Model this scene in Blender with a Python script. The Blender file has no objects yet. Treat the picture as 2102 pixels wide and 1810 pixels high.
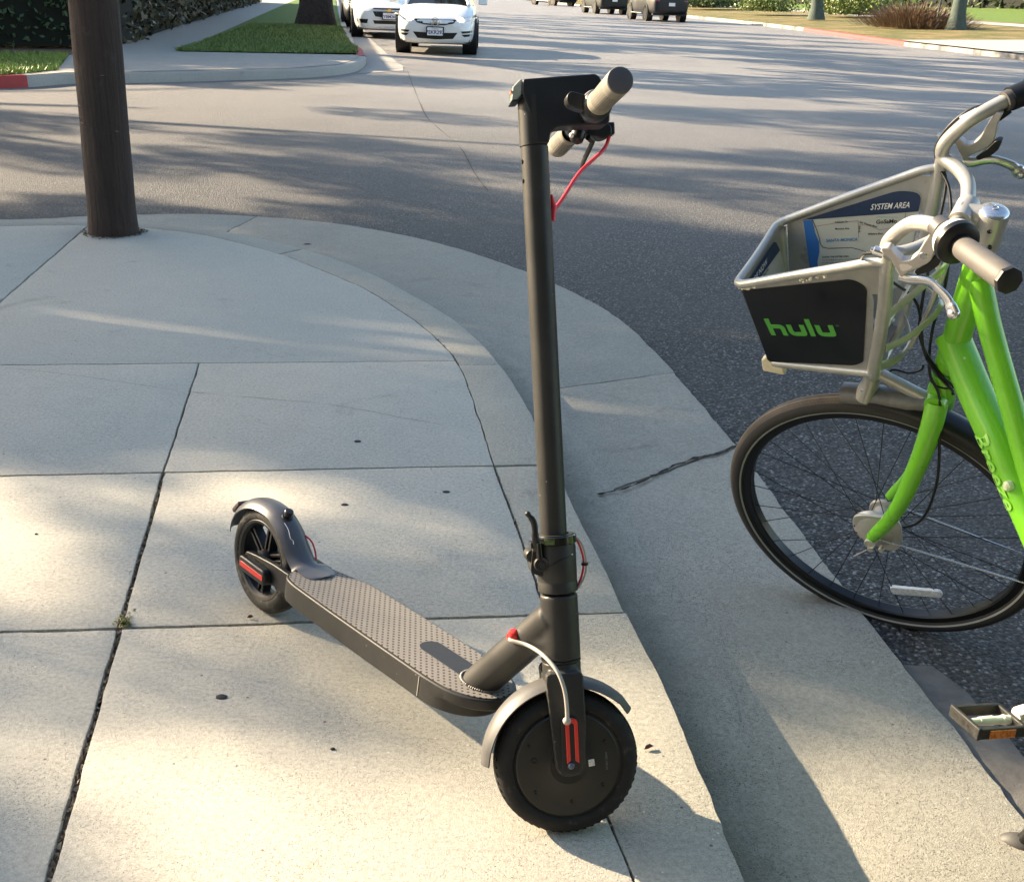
import bpy, bmesh, math, random
from mathutils import Vector as V, Matrix, noise as mnoise
from mathutils.bvhtree import BVHTree
rad = math.radians
SC = bpy.context.scene
# ------------------------------------------------------------------ camera, world, sun, exposure
H0, P0, R0, F0 = 1.16345, 0.376457, 0.034496, 2352.51
def cam_axes():
    f = V((0, math.cos(P0), -math.sin(P0))); u = V((0, math.sin(P0), math.cos(P0))); x = V((1, 0, 0))
    c, s = math.cos(R0), math.sin(R0)
    return x*c + u*s, x*-s + u*c, f
cx_, cu_, cf_ = cam_axes()
cam = bpy.data.cameras.new('camera'); co = bpy.data.objects.new('camera', cam); SC.collection.objects.link(co)
cam.sensor_fit = 'HORIZONTAL'; cam.sensor_width = 36; cam.lens = 36*F0/2102; cam.clip_end = 900; cam.clip_start = .02
m = Matrix((cx_, cu_, -cf_)).transposed().to_4x4(); m.translation = (0, 0, H0); co.matrix_world = m
SC.camera = co
SUN_AZ, SUN_EL = -25.0, 23.0          # direction the light travels (from +x towards -y) and height of the sun
D = V((math.cos(rad(SUN_AZ)), math.sin(rad(SUN_AZ)), 0)); COT = 1/math.tan(rad(SUN_EL))
W = bpy.data.worlds.new('World'); SC.world = W; W.use_nodes = True
wn = W.node_tree; sky = wn.nodes.new('ShaderNodeTexSky'); sky.sky_type = 'NISHITA'; sky.sun_disc = False
sky.sun_elevation = rad(SUN_EL); sky.sun_rotation = math.atan2(-D.x, -D.y)
sky.air_density = 1.2; sky.dust_density = 1.5
wn.links.new(sky.outputs[0], wn.nodes['Background'].inputs[0]); wn.nodes['Background'].inputs[1].default_value = .092
sl = bpy.data.lights.new('sun', 'SUN'); sl.energy = 5.0; sl.angle = rad(.53); sl.color = (1, .81, .56)
so = bpy.data.objects.new('sun', sl); SC.collection.objects.link(so)
ray_dir = V((D.x, D.y, -math.tan(rad(SUN_EL)))).normalized()
so.rotation_euler = ray_dir.to_track_quat('-Z', 'Y').to_euler(); so.location = (-20, 8, 15)
SC.view_settings.view_transform = 'Standard'; SC.view_settings.look = 'None'
SC.view_settings.exposure = 2.12; SC.view_settings.gamma = 1
ROAD = -.138
# ------------------------------------------------------------------ materials
_m = {}
def M(name, col, rough=.6, metal=0, var=.0, vs=8, bump=0, bs=60, bd=.002, spec=.5, coat=0, grime=None, gs=4, gt=.5, emit=None, trans=0, coords='Object', detail=6):
    if name in _m: return _m[name]
    if max(col) < .05: col = tuple(c*.5 for c in col); spec = min(spec, .4)
    mt = bpy.data.materials.new(name); mt.use_nodes = True; nt = mt.node_tree; b = nt.nodes['Principled BSDF']
    b.inputs['Roughness'].default_value = rough; b.inputs['Metallic'].default_value = metal
    b.inputs['Specular IOR Level'].default_value = spec; b.inputs['Coat Weight'].default_value = coat
    b.inputs['Base Color'].default_value = (*col, 1)
    if trans: b.inputs['Transmission Weight'].default_value = trans
    if emit: b.inputs['Emission Color'].default_value = (*emit[:3], 1); b.inputs['Emission Strength'].default_value = emit[3]
    tc = nt.nodes.new('ShaderNodeTexCoord').outputs[coords]
    last = None
    if var:
        n = nt.nodes.new('ShaderNodeTexNoise'); n.inputs['Scale'].default_value = vs; n.inputs['Detail'].default_value = detail; n.inputs['Roughness'].default_value = .65
        nt.links.new(tc, n.inputs['Vector'])
        mr = nt.nodes.new('ShaderNodeMapRange'); mr.inputs[1].default_value = .3; mr.inputs[2].default_value = .7; mr.inputs[3].default_value = 1-var; mr.inputs[4].default_value = 1+var
        nt.links.new(n.outputs['Fac'], mr.inputs[0])
        mx = nt.nodes.new('ShaderNodeVectorMath'); mx.operation = 'SCALE'; mx.inputs[0].default_value = col; nt.links.new(mr.outputs[0], mx.inputs['Scale'])
        last = mx.outputs[0]
        if not metal or True:
            r2 = nt.nodes.new('ShaderNodeMapRange'); r2.inputs[1].default_value = .3; r2.inputs[2].default_value = .7
            r2.inputs[3].default_value = max(0, rough-var*.4); r2.inputs[4].default_value = min(1, rough+var*.4); nt.links.new(n.outputs['Fac'], r2.inputs[0]); nt.links.new(r2.outputs[0], b.inputs['Roughness'])
    if grime:
        n = nt.nodes.new('ShaderNodeTexNoise'); n.inputs['Scale'].default_value = gs; n.inputs['Detail'].default_value = 8; n.inputs['Roughness'].default_value = .7
        nt.links.new(tc, n.inputs['Vector'])
        mr = nt.nodes.new('ShaderNodeMapRange'); mr.inputs[1].default_value = gt; mr.inputs[2].default_value = gt+.13; nt.links.new(n.outputs['Fac'], mr.inputs[0])
        mx = nt.nodes.new('ShaderNodeMix'); mx.data_type = 'RGBA'; nt.links.new(mr.outputs[0], mx.inputs[0])
        if last: nt.links.new(last, mx.inputs[6])
        else: mx.inputs[6].default_value = (*col, 1)
        mx.inputs[7].default_value = (*grime, 1); last = mx.outputs[2]
    if last: nt.links.new(last, b.inputs['Base Color'])
    if bump:
        n = nt.nodes.new('ShaderNodeTexNoise'); n.inputs['Scale'].default_value = bs; n.inputs['Detail'].default_value = 4
        nt.links.new(tc, n.inputs['Vector']); bp = nt.nodes.new('ShaderNodeBump'); bp.inputs['Strength'].default_value = bump; bp.inputs['Distance'].default_value = bd
        nt.links.new(n.outputs['Fac'], bp.inputs['Height']); nt.links.new(bp.outputs[0], b.inputs['Normal'])
    _m[name] = mt; return mt
class NT:
    def __init__(s, name):
        s.m = bpy.data.materials.new(name); s.m.use_nodes = True; s.t = s.m.node_tree; s.b = s.t.nodes['Principled BSDF']
        s.co = s.t.nodes.new('ShaderNodeTexCoord').outputs['Object']
    def n(s, k, **kw):
        o = s.t.nodes.new('ShaderNode'+k)
        for a, v in kw.items():
            if a.startswith('_'): setattr(o, a[1:], v)
        return o
    def L(s, a, b): s.t.links.new(a, b)
    def noise(s, sc, det=4, rough=.6, vec=None, dist=0):
        o = s.n('TexNoise'); o.inputs['Scale'].default_value = sc; o.inputs['Detail'].default_value = det; o.inputs['Roughness'].default_value = rough; o.inputs['Distortion'].default_value = dist
        s.L(vec or s.co, o.inputs['Vector']); return o.outputs['Fac']
    def vor(s, sc, feat='F1', out='Distance', vec=None, rnd=1):
        o = s.n('TexVoronoi'); o.feature = feat; o.inputs['Scale'].default_value = sc; o.inputs['Randomness'].default_value = rnd
        s.L(vec or s.co, o.inputs['Vector']); return o.outputs[out]
    def mr(s, x, a, b, c, d):
        o = s.n('MapRange'); s.L(x, o.inputs[0])
        for i, v in enumerate((a, b, c, d)): o.inputs[i+1].default_value = v
        return o.outputs[0]
    def math(s, op, a, b=0.0):
        o = s.n('Math'); o.operation = op
        for i, v in enumerate((a, b)):
            if isinstance(v, (int, float)): o.inputs[i].default_value = v
            else: s.L(v, o.inputs[i])
        return o.outputs[0]
    def mix(s, f, a, b, mode='MIX'):
        o = s.n('Mix'); o.data_type = 'RGBA'; o.blend_type = mode
        for i, v in ((0, f), (6, a), (7, b)):
            if isinstance(v, (int, float)): o.inputs[i].default_value = v
            elif isinstance(v, tuple): o.inputs[i].default_value = (*v, 1)
            else: s.L(v, o.inputs[i])
        return o.outputs[2]
    def bump(s, h, st, dist, nrm=None):
        o = s.n('Bump'); o.inputs['Strength'].default_value = st; o.inputs['Distance'].default_value = dist; s.L(h, o.inputs['Height'])
        if nrm: s.L(nrm, o.inputs['Normal'])
        return o.outputs[0]
def concrete(name, c1, c2, speck=(.07, .065, .06), rough=.9, coarse=1.0, speckamt=.27, brush=.3):
    t = NT(name)
    big = t.noise(1.3, 6, .7); mid = t.noise(14, 5, .7); fine = t.noise(420, 4, .8)
    c = t.mix(t.mr(big, .35, .68, 0, 1), c1, c2)
    c = t.mix(t.mr(mid, .35, .7, 0, .48), c, tuple(x*.72 for x in c1))
    c = t.mix(t.mr(fine, .35, .65, 0, .7), c, tuple(min(1, x*1.35) for x in c1))
    g2 = t.noise(115, 3, .7); c = t.mix(t.mr(g2, .45, .68, 0, .5), c, tuple(x*.58 for x in c1)); c = t.mix(t.mr(g2, .32, .45, .35, 0), c, tuple(min(1, x*1.3) for x in c1))
    st = t.noise(3.1, 8, .75, dist=.6)
    c = t.mix(t.mr(st, .60, .72, 0, .5), c, tuple(x*.45 for x in c2))
    w2 = t.n('VectorMath'); w2.operation = 'ADD'; t.L(t.co, w2.inputs[0]); nz = t.n('TexNoise'); nz.inputs['Scale'].default_value = 2.2; nz.inputs['Detail'].default_value = 5; t.L(t.co, nz.inputs['Vector']); t.L(nz.outputs['Color'], w2.inputs[1])
    ck = t.vor(.85, 'DISTANCE_TO_EDGE', 'Distance', vec=w2.outputs[0]); ckm = t.math('MULTIPLY', t.mr(ck, .0009, .0022, 1, 0), t.mr(t.noise(1.7, 2), 9, 10, 0, .55))
    c = t.mix(ckm, c, (.06, .055, .05))
    # exposed dark sand and pits
    wv_ = t.n('VectorMath'); wv_.operation = 'ADD'; t.L(t.co, wv_.inputs[0]); wn_ = t.n('TexNoise'); wn_.inputs['Scale'].default_value = 260; wn_.inputs['Detail'].default_value = 2; t.L(t.co, wn_.inputs['Vector']); ws_ = t.n('VectorMath'); ws_.operation = 'SCALE'; ws_.inputs['Scale'].default_value = .006; t.L(wn_.outputs['Color'], ws_.inputs[0]); t.L(ws_.outputs[0], wv_.inputs[1])
    v = t.vor(420*coarse, out='Distance', vec=wv_.outputs[0]); vc = t.vor(420*coarse, out='Color', vec=wv_.outputs[0])
    sep = t.n('SeparateColor'); t.L(vc, sep.inputs[0])
    pit = t.math('MULTIPLY', t.math('GREATER_THAN', sep.outputs[0], 1-speckamt), t.mr(v, .25, .42, 1, 0))
    pit = t.math('MULTIPLY', pit, t.mr(t.noise(6, 3), .35, .6, .25, 1))
    c = t.mix(t.math('MULTIPLY', pit, t.mr(t.noise(90, 2), .3, .7, .25, .85)), c, speck)
    v2 = t.vor(48); vc2 = t.vor(48, out='Color'); sp2 = t.n('SeparateColor'); t.L(vc2, sp2.inputs[0])
    dots = t.math('MULTIPLY', t.math('GREATER_THAN', sp2.outputs[1], .93), t.mr(v2, .08, .16, 1, 0))
    c = t.mix(t.math('MULTIPLY', dots, .8), c, speck)
    lt = t.math('MULTIPLY', t.math('GREATER_THAN', sp2.outputs[2], .95), t.mr(v2, .06, .1, 1, 0))
    c = t.mix(t.math('MULTIPLY', lt, .6), c, (.75, .72, .66))
    t.L(c, t.b.inputs['Base Color']); t.b.inputs['Roughness'].default_value = rough; t.b.inputs['Specular IOR Level'].default_value = .3
    mp = t.n('Mapping'); t.L(t.co, mp.inputs[0]); mp.inputs['Scale'].default_value = (6, 150, 1); mp.inputs['Rotation'].default_value = (0, 0, rad(-8))
    br = t.noise(1.0, 3, .6, vec=mp.outputs[0])
    h = t.math('ADD', t.math('MULTIPLY', t.noise(330, 4, .75), 1.1), t.math('MULTIPLY', br, brush))
    h = t.math('SUBTRACT', h, t.math('MULTIPLY', pit, .8))
    n1 = t.bump(mid, .12, .008); t.L(t.bump(h, .85, .0026, n1), t.b.inputs['Normal'])
    return t.m
GUTTER_DIRT_SHADE = None
def asphalt():
    t = NT('asphalt')
    vc = t.vor(118, out='Color'); v = t.vor(118); sp = t.n('SeparateColor'); t.L(vc, sp.inputs[0])
    c = t.mix(t.math('POWER', sp.outputs[0], 2.2), (.011, .0115, .013), (.17, .172, .175))
    c = t.mix(t.math('MULTIPLY', t.math('GREATER_THAN', sp.outputs[1], .93), .85), c, (.30, .30, .295))
    c = t.mix(t.mr(v, .35, .65, 0, .75), c, (.020, .020, .022))
    c = t.mix(t.mr(t.noise(1.1, 5), .4, .7, 0, .5), c, (.065, .063, .060))
    # far road paler with distance: low sun glare put into the colour
    sx = t.n('SeparateXYZ'); t.L(t.co, sx.inputs[0])
    c = t.mix(t.mr(sx.outputs[1], 4.5, 16, 0, .62), c, (.34, .322, .312))
    c = t.mix(t.mr(t.noise(.35, 4), .45, .65, 0, .25), c, (.07, .068, .068))
    t.L(c, t.b.inputs['Base Color']); t.L(t.mr(sx.outputs[1], 3, 14, .75, .55), t.b.inputs['Roughness']); t.b.inputs['Specular IOR Level'].default_value = .25
    h = t.math('SUBTRACT', t.math('MULTIPLY', sp.outputs[2], .5), t.math('MULTIPLY', v, 1.3))
    t.L(t.bump(h, .9, .006, t.bump(t.noise(30, 3), .3, .01)), t.b.inputs['Normal'])
    return t.m
def grassmat(name, a, b, dry, amt):
    t = NT(name)
    c = t.mix(t.mr(t.noise(60, 4), .3, .7, 0, 1), a, b)
    c = t.mix(t.mr(t.noise(.7, 5, .7), .5-amt, .62-amt*.3, 0, 1), c, dry)
    c = t.mix(t.mr(t.noise(9, 5, .7), .4, .75, 0, .5), c, tuple(x*.45 for x in a))
    t.L(c, t.b.inputs['Base Color']); t.b.inputs['Roughness'].default_value = .85; t.b.inputs['Specular IOR Level'].default_value = .2
    t.L(t.bump(t.noise(45, 4), 1, .05), t.b.inputs['Normal']); return t.m
def leafmat(name, a, b):
    t = NT(name); oi = t.noise(3.5, 3)
    rnd = t.n('NewGeometry').outputs['Random Per Island']
    c = t.mix(rnd, a, b); c = t.mix(t.mr(oi, .35, .7, 0, .5), c, tuple(x*.4 for x in a))
    t.L(c, t.b.inputs['Base Color']); t.b.inputs['Roughness'].default_value = .5
    return t.m
C_WALK = concrete('walk_concrete', (.43, .405, .345), (.375, .36, .32))
C_KERB = concrete('kerb_concrete', (.36, .342, .285), (.28, .27, .24), speckamt=.4)
C_GUT = concrete('gutter_concrete', (.315, .298, .25), (.235, .228, .20), coarse=.62, speckamt=.5, brush=.1)
C_FAR = concrete('far_concrete', (.36, .34, .31), (.28, .27, .26), coarse=.3, speckamt=.1)
A_ROAD = asphalt()
M_SOIL = M('joint_dirt', (.085, .068, .05), .95, var=.6, vs=90, bump=.8, bs=200, bd=.004)
M_SEAM = M('road_sealer', (.10, .094, .088), .85, var=.35, vs=25, bump=.5, bs=220, bd=.002)
M_CRACK = M('crack_black', (.028, .026, .024), .95)
# ------------------------------------------------------------------ mesh building
class MB:
    def __init__(s): s.v = []; s.f = []; s.uv = {}
    def add(s, vs, fs):
        o = len(s.v); s.v += [V(p) for p in vs]; s.f += [tuple(i+o for i in f) for f in fs]; return s
    def box(s, c, X, Y, Z):
        c, X, Y, Z = map(V, (c, X, Y, Z))
        vs = [c+X*i+Y*j+Z*k for i in (-1, 1) for j in (-1, 1) for k in (-1, 1)]
        return s.add(vs, [(0, 1, 3, 2), (4, 6, 7, 5), (0, 4, 5, 1), (2, 3, 7, 6), (0, 2, 6, 4), (1, 5, 7, 3)])
    def ring_loft(s, rings, cap=True, closed=False):
        n = len(rings[0]); vs = [p for r in rings for p in r]; fs = []; R = len(rings)
        for i in range(R if closed else R-1):
            for j in range(n):
                a = i*n+j; b = i*n+(j+1) % n; i2 = (i+1) % R
                fs.append((a, b, i2*n+(j+1) % n, i2*n+j))
        if cap and not closed: fs += [tuple(range(n))[::-1], tuple((R-1)*n+j for j in range(n))]
        return s.add(vs, fs)
    def tube(s, pts, r, seg=16, cap=True, flat=1.0, up=None):
        pts = [V(p) for p in pts]; n = len(pts); rs = r if isinstance(r, (list, tuple)) else [r]*n
        T = [(pts[min(i+1, n-1)]-pts[max(i-1, 0)]).normalized() for i in range(n)]
        a = V(up) if up else (V((0, 0, 1)) if abs(T[0].z) < .9 else V((1, 0, 0)))
        rings = []; u = (a-T[0]*a.dot(T[0])).normalized()
        for i in range(n):
            u = (u-T[i]*u.dot(T[i])).normalized(); w = T[i].cross(u)
            rings.append([pts[i]+(u*math.cos(2*math.pi*j/seg)+w*math.sin(2*math.pi*j/seg)*flat)*rs[i] for j in range(seg)])
        return s.ring_loft(rings, cap)
    def lathe(s, o, ax, prof, seg=48, a0=None, a1=None, close=False, ref=None):
        o, ax = V(o), V(ax).normalized(); u = V(ref) if ref else (V((0, 0, 1)) if abs(ax.z) < .9 else V((1, 0, 0))); u = (u-ax*u.dot(ax)).normalized(); w = ax.cross(u)
        full = a0 is None; n = seg; A = [2*math.pi*j/n for j in range(n)] if full else [a0+(a1-a0)*j/n for j in range(n+1)]
        rings = [[o+ax*h+(u*math.cos(t)+w*math.sin(t))*max(r, 1e-5) for (r, h) in prof] for t in A]
        k = len(prof); vs = [p for r in rings for p in r]; fs = []; R = len(rings)
        for i in range(R if full else R-1):
            i2 = (i+1) % R
            for j in range(k if close else k-1): j2 = (j+1) % k; fs.append((i*k+j, i*k+j2, i2*k+j2, i2*k+j))
        if close and not full: fs += [tuple(range(k)), tuple((R-1)*k+j for j in range(k))[::-1]]
        return s.add(vs, fs)
    def prism(s, poly, fr, z0, z1):
        # poly in the (a, b) plane of frame function fr(a, b, c), thickness from z0 to z1
        n = len(poly); vs = [fr(a, b, z0) for a, b in poly]+[fr(a, b, z1) for a, b in poly]
        return s.add(vs, [tuple(range(n))[::-1], tuple(range(n, 2*n))]+[(i, (i+1) % n, n+(i+1) % n, n+i) for i in range(n)])
    def ball(s, c, r, seg=12, sc=(1, 1, 1)):
        c = V(c); prof = [(math.sin(math.pi*i/8), -math.cos(math.pi*i/8)) for i in range(9)]; o = len(s.v)
        s.lathe((0, 0, 0), (0, 0, 1), prof, seg)
        for i in range(o, len(s.v)): p = s.v[i]; s.v[i] = c+V((p.x*r*sc[0], p.y*r*sc[1], p.z*r*sc[2]))
        return s
    def build(s, name, mat, parent=None, smooth=35, bevel=0, bseg=2, recalc=True, **tags):
        me = bpy.data.meshes.new(name); off = V(parent_base(parent)) if parent else V((0, 0, 0))
        base = V((0, 0, 0))
        if parent is None and tags.get('base'): base = V(tags['base'])
        me.from_pydata([p-off-base for p in s.v], [], s.f)
        if recalc:
            bm = bmesh.new(); bm.from_mesh(me); bmesh.ops.remove_doubles(bm, verts=bm.verts, dist=1e-6); bmesh.ops.recalc_face_normals(bm, faces=bm.faces); bm.to_mesh(me); bm.free()
        if smooth:
            me.shade_smooth(); me.set_sharp_from_angle(angle=rad(smooth))
        for mm in (mat if isinstance(mat, list) else [mat]): me.materials.append(mm)
        o = bpy.data.objects.new(name, me); SC.collection.objects.link(o)
        if parent: o.parent = parent
        else: o.location = base
        if bevel:
            b = o.modifiers.new('bevel', 'BEVEL'); b.width = bevel; b.segments = bseg; b.limit_method = 'ANGLE'; b.angle_limit = rad(38); b.harden_normals = False
            if smooth: me.set_sharp_from_angle(angle=rad(80))
        for k in ('label', 'category', 'group', 'kind'):
            if tags.get(k): o[k] = tags[k]
        return o
_base = {}
def parent_base(p):
    while p is not None:
        if p.name in _base: return _base[p.name]
        p = p.parent
    return (0, 0, 0)
def thing(name, loc, label, cat, group=None):
    o = bpy.data.objects.new(name, None); SC.collection.objects.link(o); o.location = loc; o.empty_display_size = .1
    o['label'] = label; o['category'] = cat
    if group: o['group'] = group
    _base[o.name] = tuple(loc); return o
def frame(o, X, Y, Z):
    o, X, Y, Z = map(V, (o, X, Y, Z)); return lambda a, b, c=0.: o+X*a+Y*b+Z*c
def smooth_path(pts, n=6):
    pts = [V(p) for p in pts]; out = []
    for i in range(len(pts)-1):
        p0 = pts[max(i-1, 0)]; p1 = pts[i]; p2 = pts[i+1]; p3 = pts[min(i+2, len(pts)-1)]
        for k in range(n):
            t = k/n; out.append(.5*((2*p1)+(p2-p0)*t+(2*p0-5*p1+4*p2-p3)*t*t+(3*p1-p0-3*p2+p3)*t**3))
    return out+[pts[-1]]
def arc(cx, cy, r, a0, a1, n):
    return [(cx+r*math.cos(rad(a0+(a1-a0)*i/n)), cy+r*math.sin(rad(a0+(a1-a0)*i/n))) for i in range(n+1)]
def rpoly(pts, r, n=4):
    out = []; N = len(pts)
    for i in range(N):
        p = V(pts[i]).to_2d(); a = V(pts[i-1]).to_2d(); b = V(pts[(i+1) % N]).to_2d(); rr = r[i] if isinstance(r, (list, tuple)) else r
        da = (a-p); db = (b-p); k = min(rr, da.length*.48, db.length*.48); A = p+da.normalized()*k; B = p+db.normalized()*k
        for j in range(n+1): t = j/n; q = A*(1-t)**2+p*2*t*(1-t)+B*t*t; out.append((q.x, q.y))
    return out
def remesh(o, vox, it, fac=.5):
    r = o.modifiers.new('remesh', 'REMESH'); r.mode = 'VOXEL'; r.voxel_size = vox; r.use_smooth_shade = True
    s = o.modifiers.new('smooth', 'SMOOTH'); s.factor = fac; s.iterations = it
    return o
def text(name, body, mat, parent, mapf, size, shear=0, align='LEFT', bold=0, space=1.0, ext=.0004):
    cu = bpy.data.curves.new(name, 'FONT'); cu.body = body; cu.size = size; cu.shear = shear; cu.align_x = align; cu.offset = bold; cu.space_character = space; cu.resolution_u = 3
    to = bpy.data.objects.new('tmp_text', cu); SC.collection.objects.link(to)
    dg = bpy.context.evaluated_depsgraph_get(); me = bpy.data.meshes.new_from_object(to.evaluated_get(dg)); bpy.data.objects.remove(to)
    off = V(parent_base(parent))
    bm = bmesh.new(); bm.from_mesh(me)
    bmesh.ops.triangulate(bm, faces=bm.faces)
    for v in bm.verts: v.co = mapf(v.co.x, v.co.y)-off
    bm.to_mesh(me); bm.free(); me.materials.clear(); me.materials.append(mat)
    o = bpy.data.objects.new(name, me); SC.collection.objects.link(o); o.parent = parent; return o
def copy_tree(o, parent=None):
    c = o.copy(); SC.collection.objects.link(c); c.parent = parent
    for ch in list(o.children): copy_tree(ch, c)
    return c
# ------------------------------------------------------------------ pavement
rng = random.Random(5)
def cut(poly_bm, p, d, keep, gap):
    n = V((-d[1], d[0], 0)).normalized()*(1 if keep > 0 else -1)
    co_ = V((p[0], p[1], 0))+n*gap*.5
    bmesh.ops.bisect_plane(poly_bm, geom=poly_bm.verts[:]+poly_bm.edges[:]+poly_bm.faces[:], plane_co=co_, plane_no=n, clear_inner=True)
def bm_poly(outline):
    bm = bmesh.new(); vs = [bm.verts.new((x, y, 0)) for x, y in outline]; bm.faces.new(vs); bm.normal_update()
    if bm.faces[:][0].normal.z < 0: bmesh.ops.reverse_faces(bm, faces=bm.faces)
    return bm
def split(bms, line):
    p, q, gap = line; d = (q[0]-p[0], q[1]-p[1]); out = []
    for bm in bms:
        for k in (1, -1):
            b = bm.copy(); cut(b, p, d, k, gap)
            if b.faces: out.append(b)
            else: b.free()
        bm.free()
    return out
def slabs(name, bms, z, mat, depth=.03, jit=.0014, step=.035, bev=.004, zf=None, label=None, near=6.0):
    big = bmesh.new()
    for bm in bms:
        bmesh.ops.remove_doubles(bm, verts=bm.verts, dist=1e-4)
        es = [e for e in bm.edges if e.calc_length() > step*1.5 and min(v.co.length for v in e.verts) < near+4]
        for e in es:
            mid = (e.verts[0].co+e.verts[1].co)/2
            bmesh.ops.subdivide_edges(bm, edges=[e], cuts=min(160, int(e.calc_length()/step)))
        for v in bm.verts:
            if v.co.length < near+3:
                q = v.co*9
                v.co += V((mnoise.noise(q), mnoise.noise(q+V((7, 3, 1))), 0))*jit*2.2+V((rng.gauss(0, jit*.5), rng.gauss(0, jit*.5), 0))
        top = bm.faces[:]
        r = bmesh.ops.extrude_face_region(bm, geom=top); ev = [g for g in r['geom'] if isinstance(g, bmesh.types.BMVert)]
        # the new faces become the top
        for v in ev: v.co.z += depth
        bmesh.ops.recalc_face_normals(bm, faces=bm.faces)
        topf = [g for g in r['geom'] if isinstance(g, bmesh.types.BMFace)]
        rim = [e for e in bm.edges if len(e.link_faces) == 2 and any(f in topf for f in e.link_faces) and not all(f in topf for f in e.link_faces)]
        bmesh.ops.bevel(bm, geom=rim, offset=bev, segments=2, affect='EDGES', profile=.6, clamp_overlap=True)
        for v in bm.verts: v.co.z += z-depth + (zf(v.co.x, v.co.y) if zf else 0)
        tmp = bpy.data.meshes.new('t'); bm.to_mesh(tmp); big.from_mesh(tmp); bpy.data.meshes.remove(tmp); bm.free()
    bmesh.ops.triangulate(big, faces=[f for f in big.faces if len(f.verts) > 4])
    me = bpy.data.meshes.new(name); big.to_mesh(me); big.free(); me.materials.append(mat)
    me.shade_smooth(); me.set_sharp_from_angle(angle=rad(50))
    o = bpy.data.objects.new(name, me); SC.collection.objects.link(o); o['kind'] = 'structure'; return o
def sheet(name, outline, z, mat, zf=None, kind='structure', label=None):
    bm = bm_poly(outline)
    for v in bm.verts: v.co.z = z
    bmesh.ops.triangulate(bm, faces=bm.faces); me = bpy.data.meshes.new(name); bm.to_mesh(me); bm.free(); me.materials.append(mat)
    o = bpy.data.objects.new(name, me); SC.collection.objects.link(o); o['kind'] = kind; return o
def sm2(pts, n=5): return [(p.x, p.y) for p in smooth_path([(a, b, 0) for a, b in pts], n)]
kerb_out = sm2([(-22, .75), (-12, 3.2), (-5, 5.05), (-2.61, 5.70), (-2.1, 5.80), (-1.76, 5.758), (-1.388, 5.59), (-.986, 5.272), (-.66, 4.891), (-.433, 4.532), (-.252, 4.202), (-.127, 3.891), (-.052, 3.641), (.016, 3.348), (.061, 3.113), (.107, 2.87), (.154, 2.539), (.208, 2.234), (.238, 2.042), (.264, 1.903), (.293, 1.747), (.31, 1.603), (.333, 1.431), (.349, 1.281), (.40, .9), (.47, .3), (.62, -1.), (1.1, -5)])
kerb_in = sm2([(-22, .60), (-12, 3.05), (-5, 4.9), (-2.58, 5.55), (-2.1, 5.65), (-1.74, 5.61), (-1.466, 5.48), (-1.109, 5.185), (-.882, 4.92), (-.618, 4.572), (-.387, 4.15), (-.266, 3.874), (-.181, 3.6), (-.107, 3.18), (-.044, 2.77), (.017, 2.417), (.066, 2.113), (.10, 1.86), (.135, 1.62), (.167, 1.42), (.20, 1.25), (.25, .9), (.32, .3), (.47, -1.), (.95, -5)])
gut_out = sm2([(-22, 1.6), (-12, 4.0), (-5, 5.85), (-2.902, 6.33), (-2.492, 6.50), (-2.158, 6.62), (-1.884, 6.69), (-1.531, 6.674), (-1.178, 6.60), (-.836, 6.429), (-.395, 6.075), (.03, 5.531), (.25, 5.15), (.431, 4.724), (.54, 4.25), (.618, 3.759), (.691, 3.283), (.74, 2.839), (.78, 2.5), (.835, 2.05), (.88, 1.72), (.93, 1.3), (1.02, .4), (1.15, -1.), (1.7, -5)])
G_ = .0035
inner = kerb_in+[(-22, -5)]
def offs(pl, d):
    out = []
    for i, p in enumerate(pl):
        a = pl[max(i-1, 0)]; b = pl[min(i+1, len(pl)-1)]; t = V((b[0]-a[0], b[1]-a[1])).normalized(); out.append((p[0]-t.y*d, p[1]+t.x*d))
    return out
T1 = ((-.956, 1.871), (.235, 2.026)); T2 = ((-1.264, 2.592), (.066, 2.78)); T3 = ((-1.631, 3.447), (-.2, 3.652))
LJ = ((-.618, 1.235), (-.878, 2.663)); LJ2 = ((-.885, 2.70), (-1.02, 3.521)); L3 = ((-1.95, 4.193), (-2.138, 5.664))
base = [bm_poly(offs(kerb_in, -G_)+[(-22, -5)])]
def side(bms, line):   # split a list into (behind, ahead) parts
    p, q, gap = line; d = (q[0]-p[0], q[1]-p[1]); A = []; B = []
    for bm in bms:
        b = bm.copy(); cut(b, p, d, 1, gap); (A.append(b) if b.faces else None)
        c = bm.copy(); cut(c, p, d, -1, gap); (B.append(c) if c.faces else None); bm.free()
    return A, B
far, near = side(base, (*T3, .005)); mid2, near = side(near, (*T2, .007)); mid1, row0 = side(near, (*T1, .008))
far = split(far, (*L3, .008)); mid2 = split(mid2, (*LJ2, .005)); mid1 = split(mid1, (*LJ, .009)); row0 = split(row0, (*LJ, .009))
extra = lambda bms, k: split(bms, ((-.7-1.55*k, 1.9-.21*k), (-.7-1.55*k-.256, 1.9-.21*k+1.43), .009))
for k in (1, 2): row0 = extra(row0, k); mid1 = extra(mid1, k); mid2 = extra(mid2, k)
row0 = split(row0, ((-.7, .35), (.4, .5), .008))
def zwalk(x, y): return 0
slabs('sidewalk', far+mid2+mid1+row0, 0, C_WALK)
kb = [bm_poly(kerb_out+kerb_in[::-1])]
for l in ((*T1, .007), (*T2, .006), ((-.2, 3.60), (-.05, 3.625), .005), ((-1.2, 5.0), (-.9, 5.45), .006), ((.2, .45), (.5, .49), .006)): kb = split(kb, l)
slabs('kerb', kb, 0, C_KERB, depth=.16, bev=.011, jit=.0011)
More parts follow.
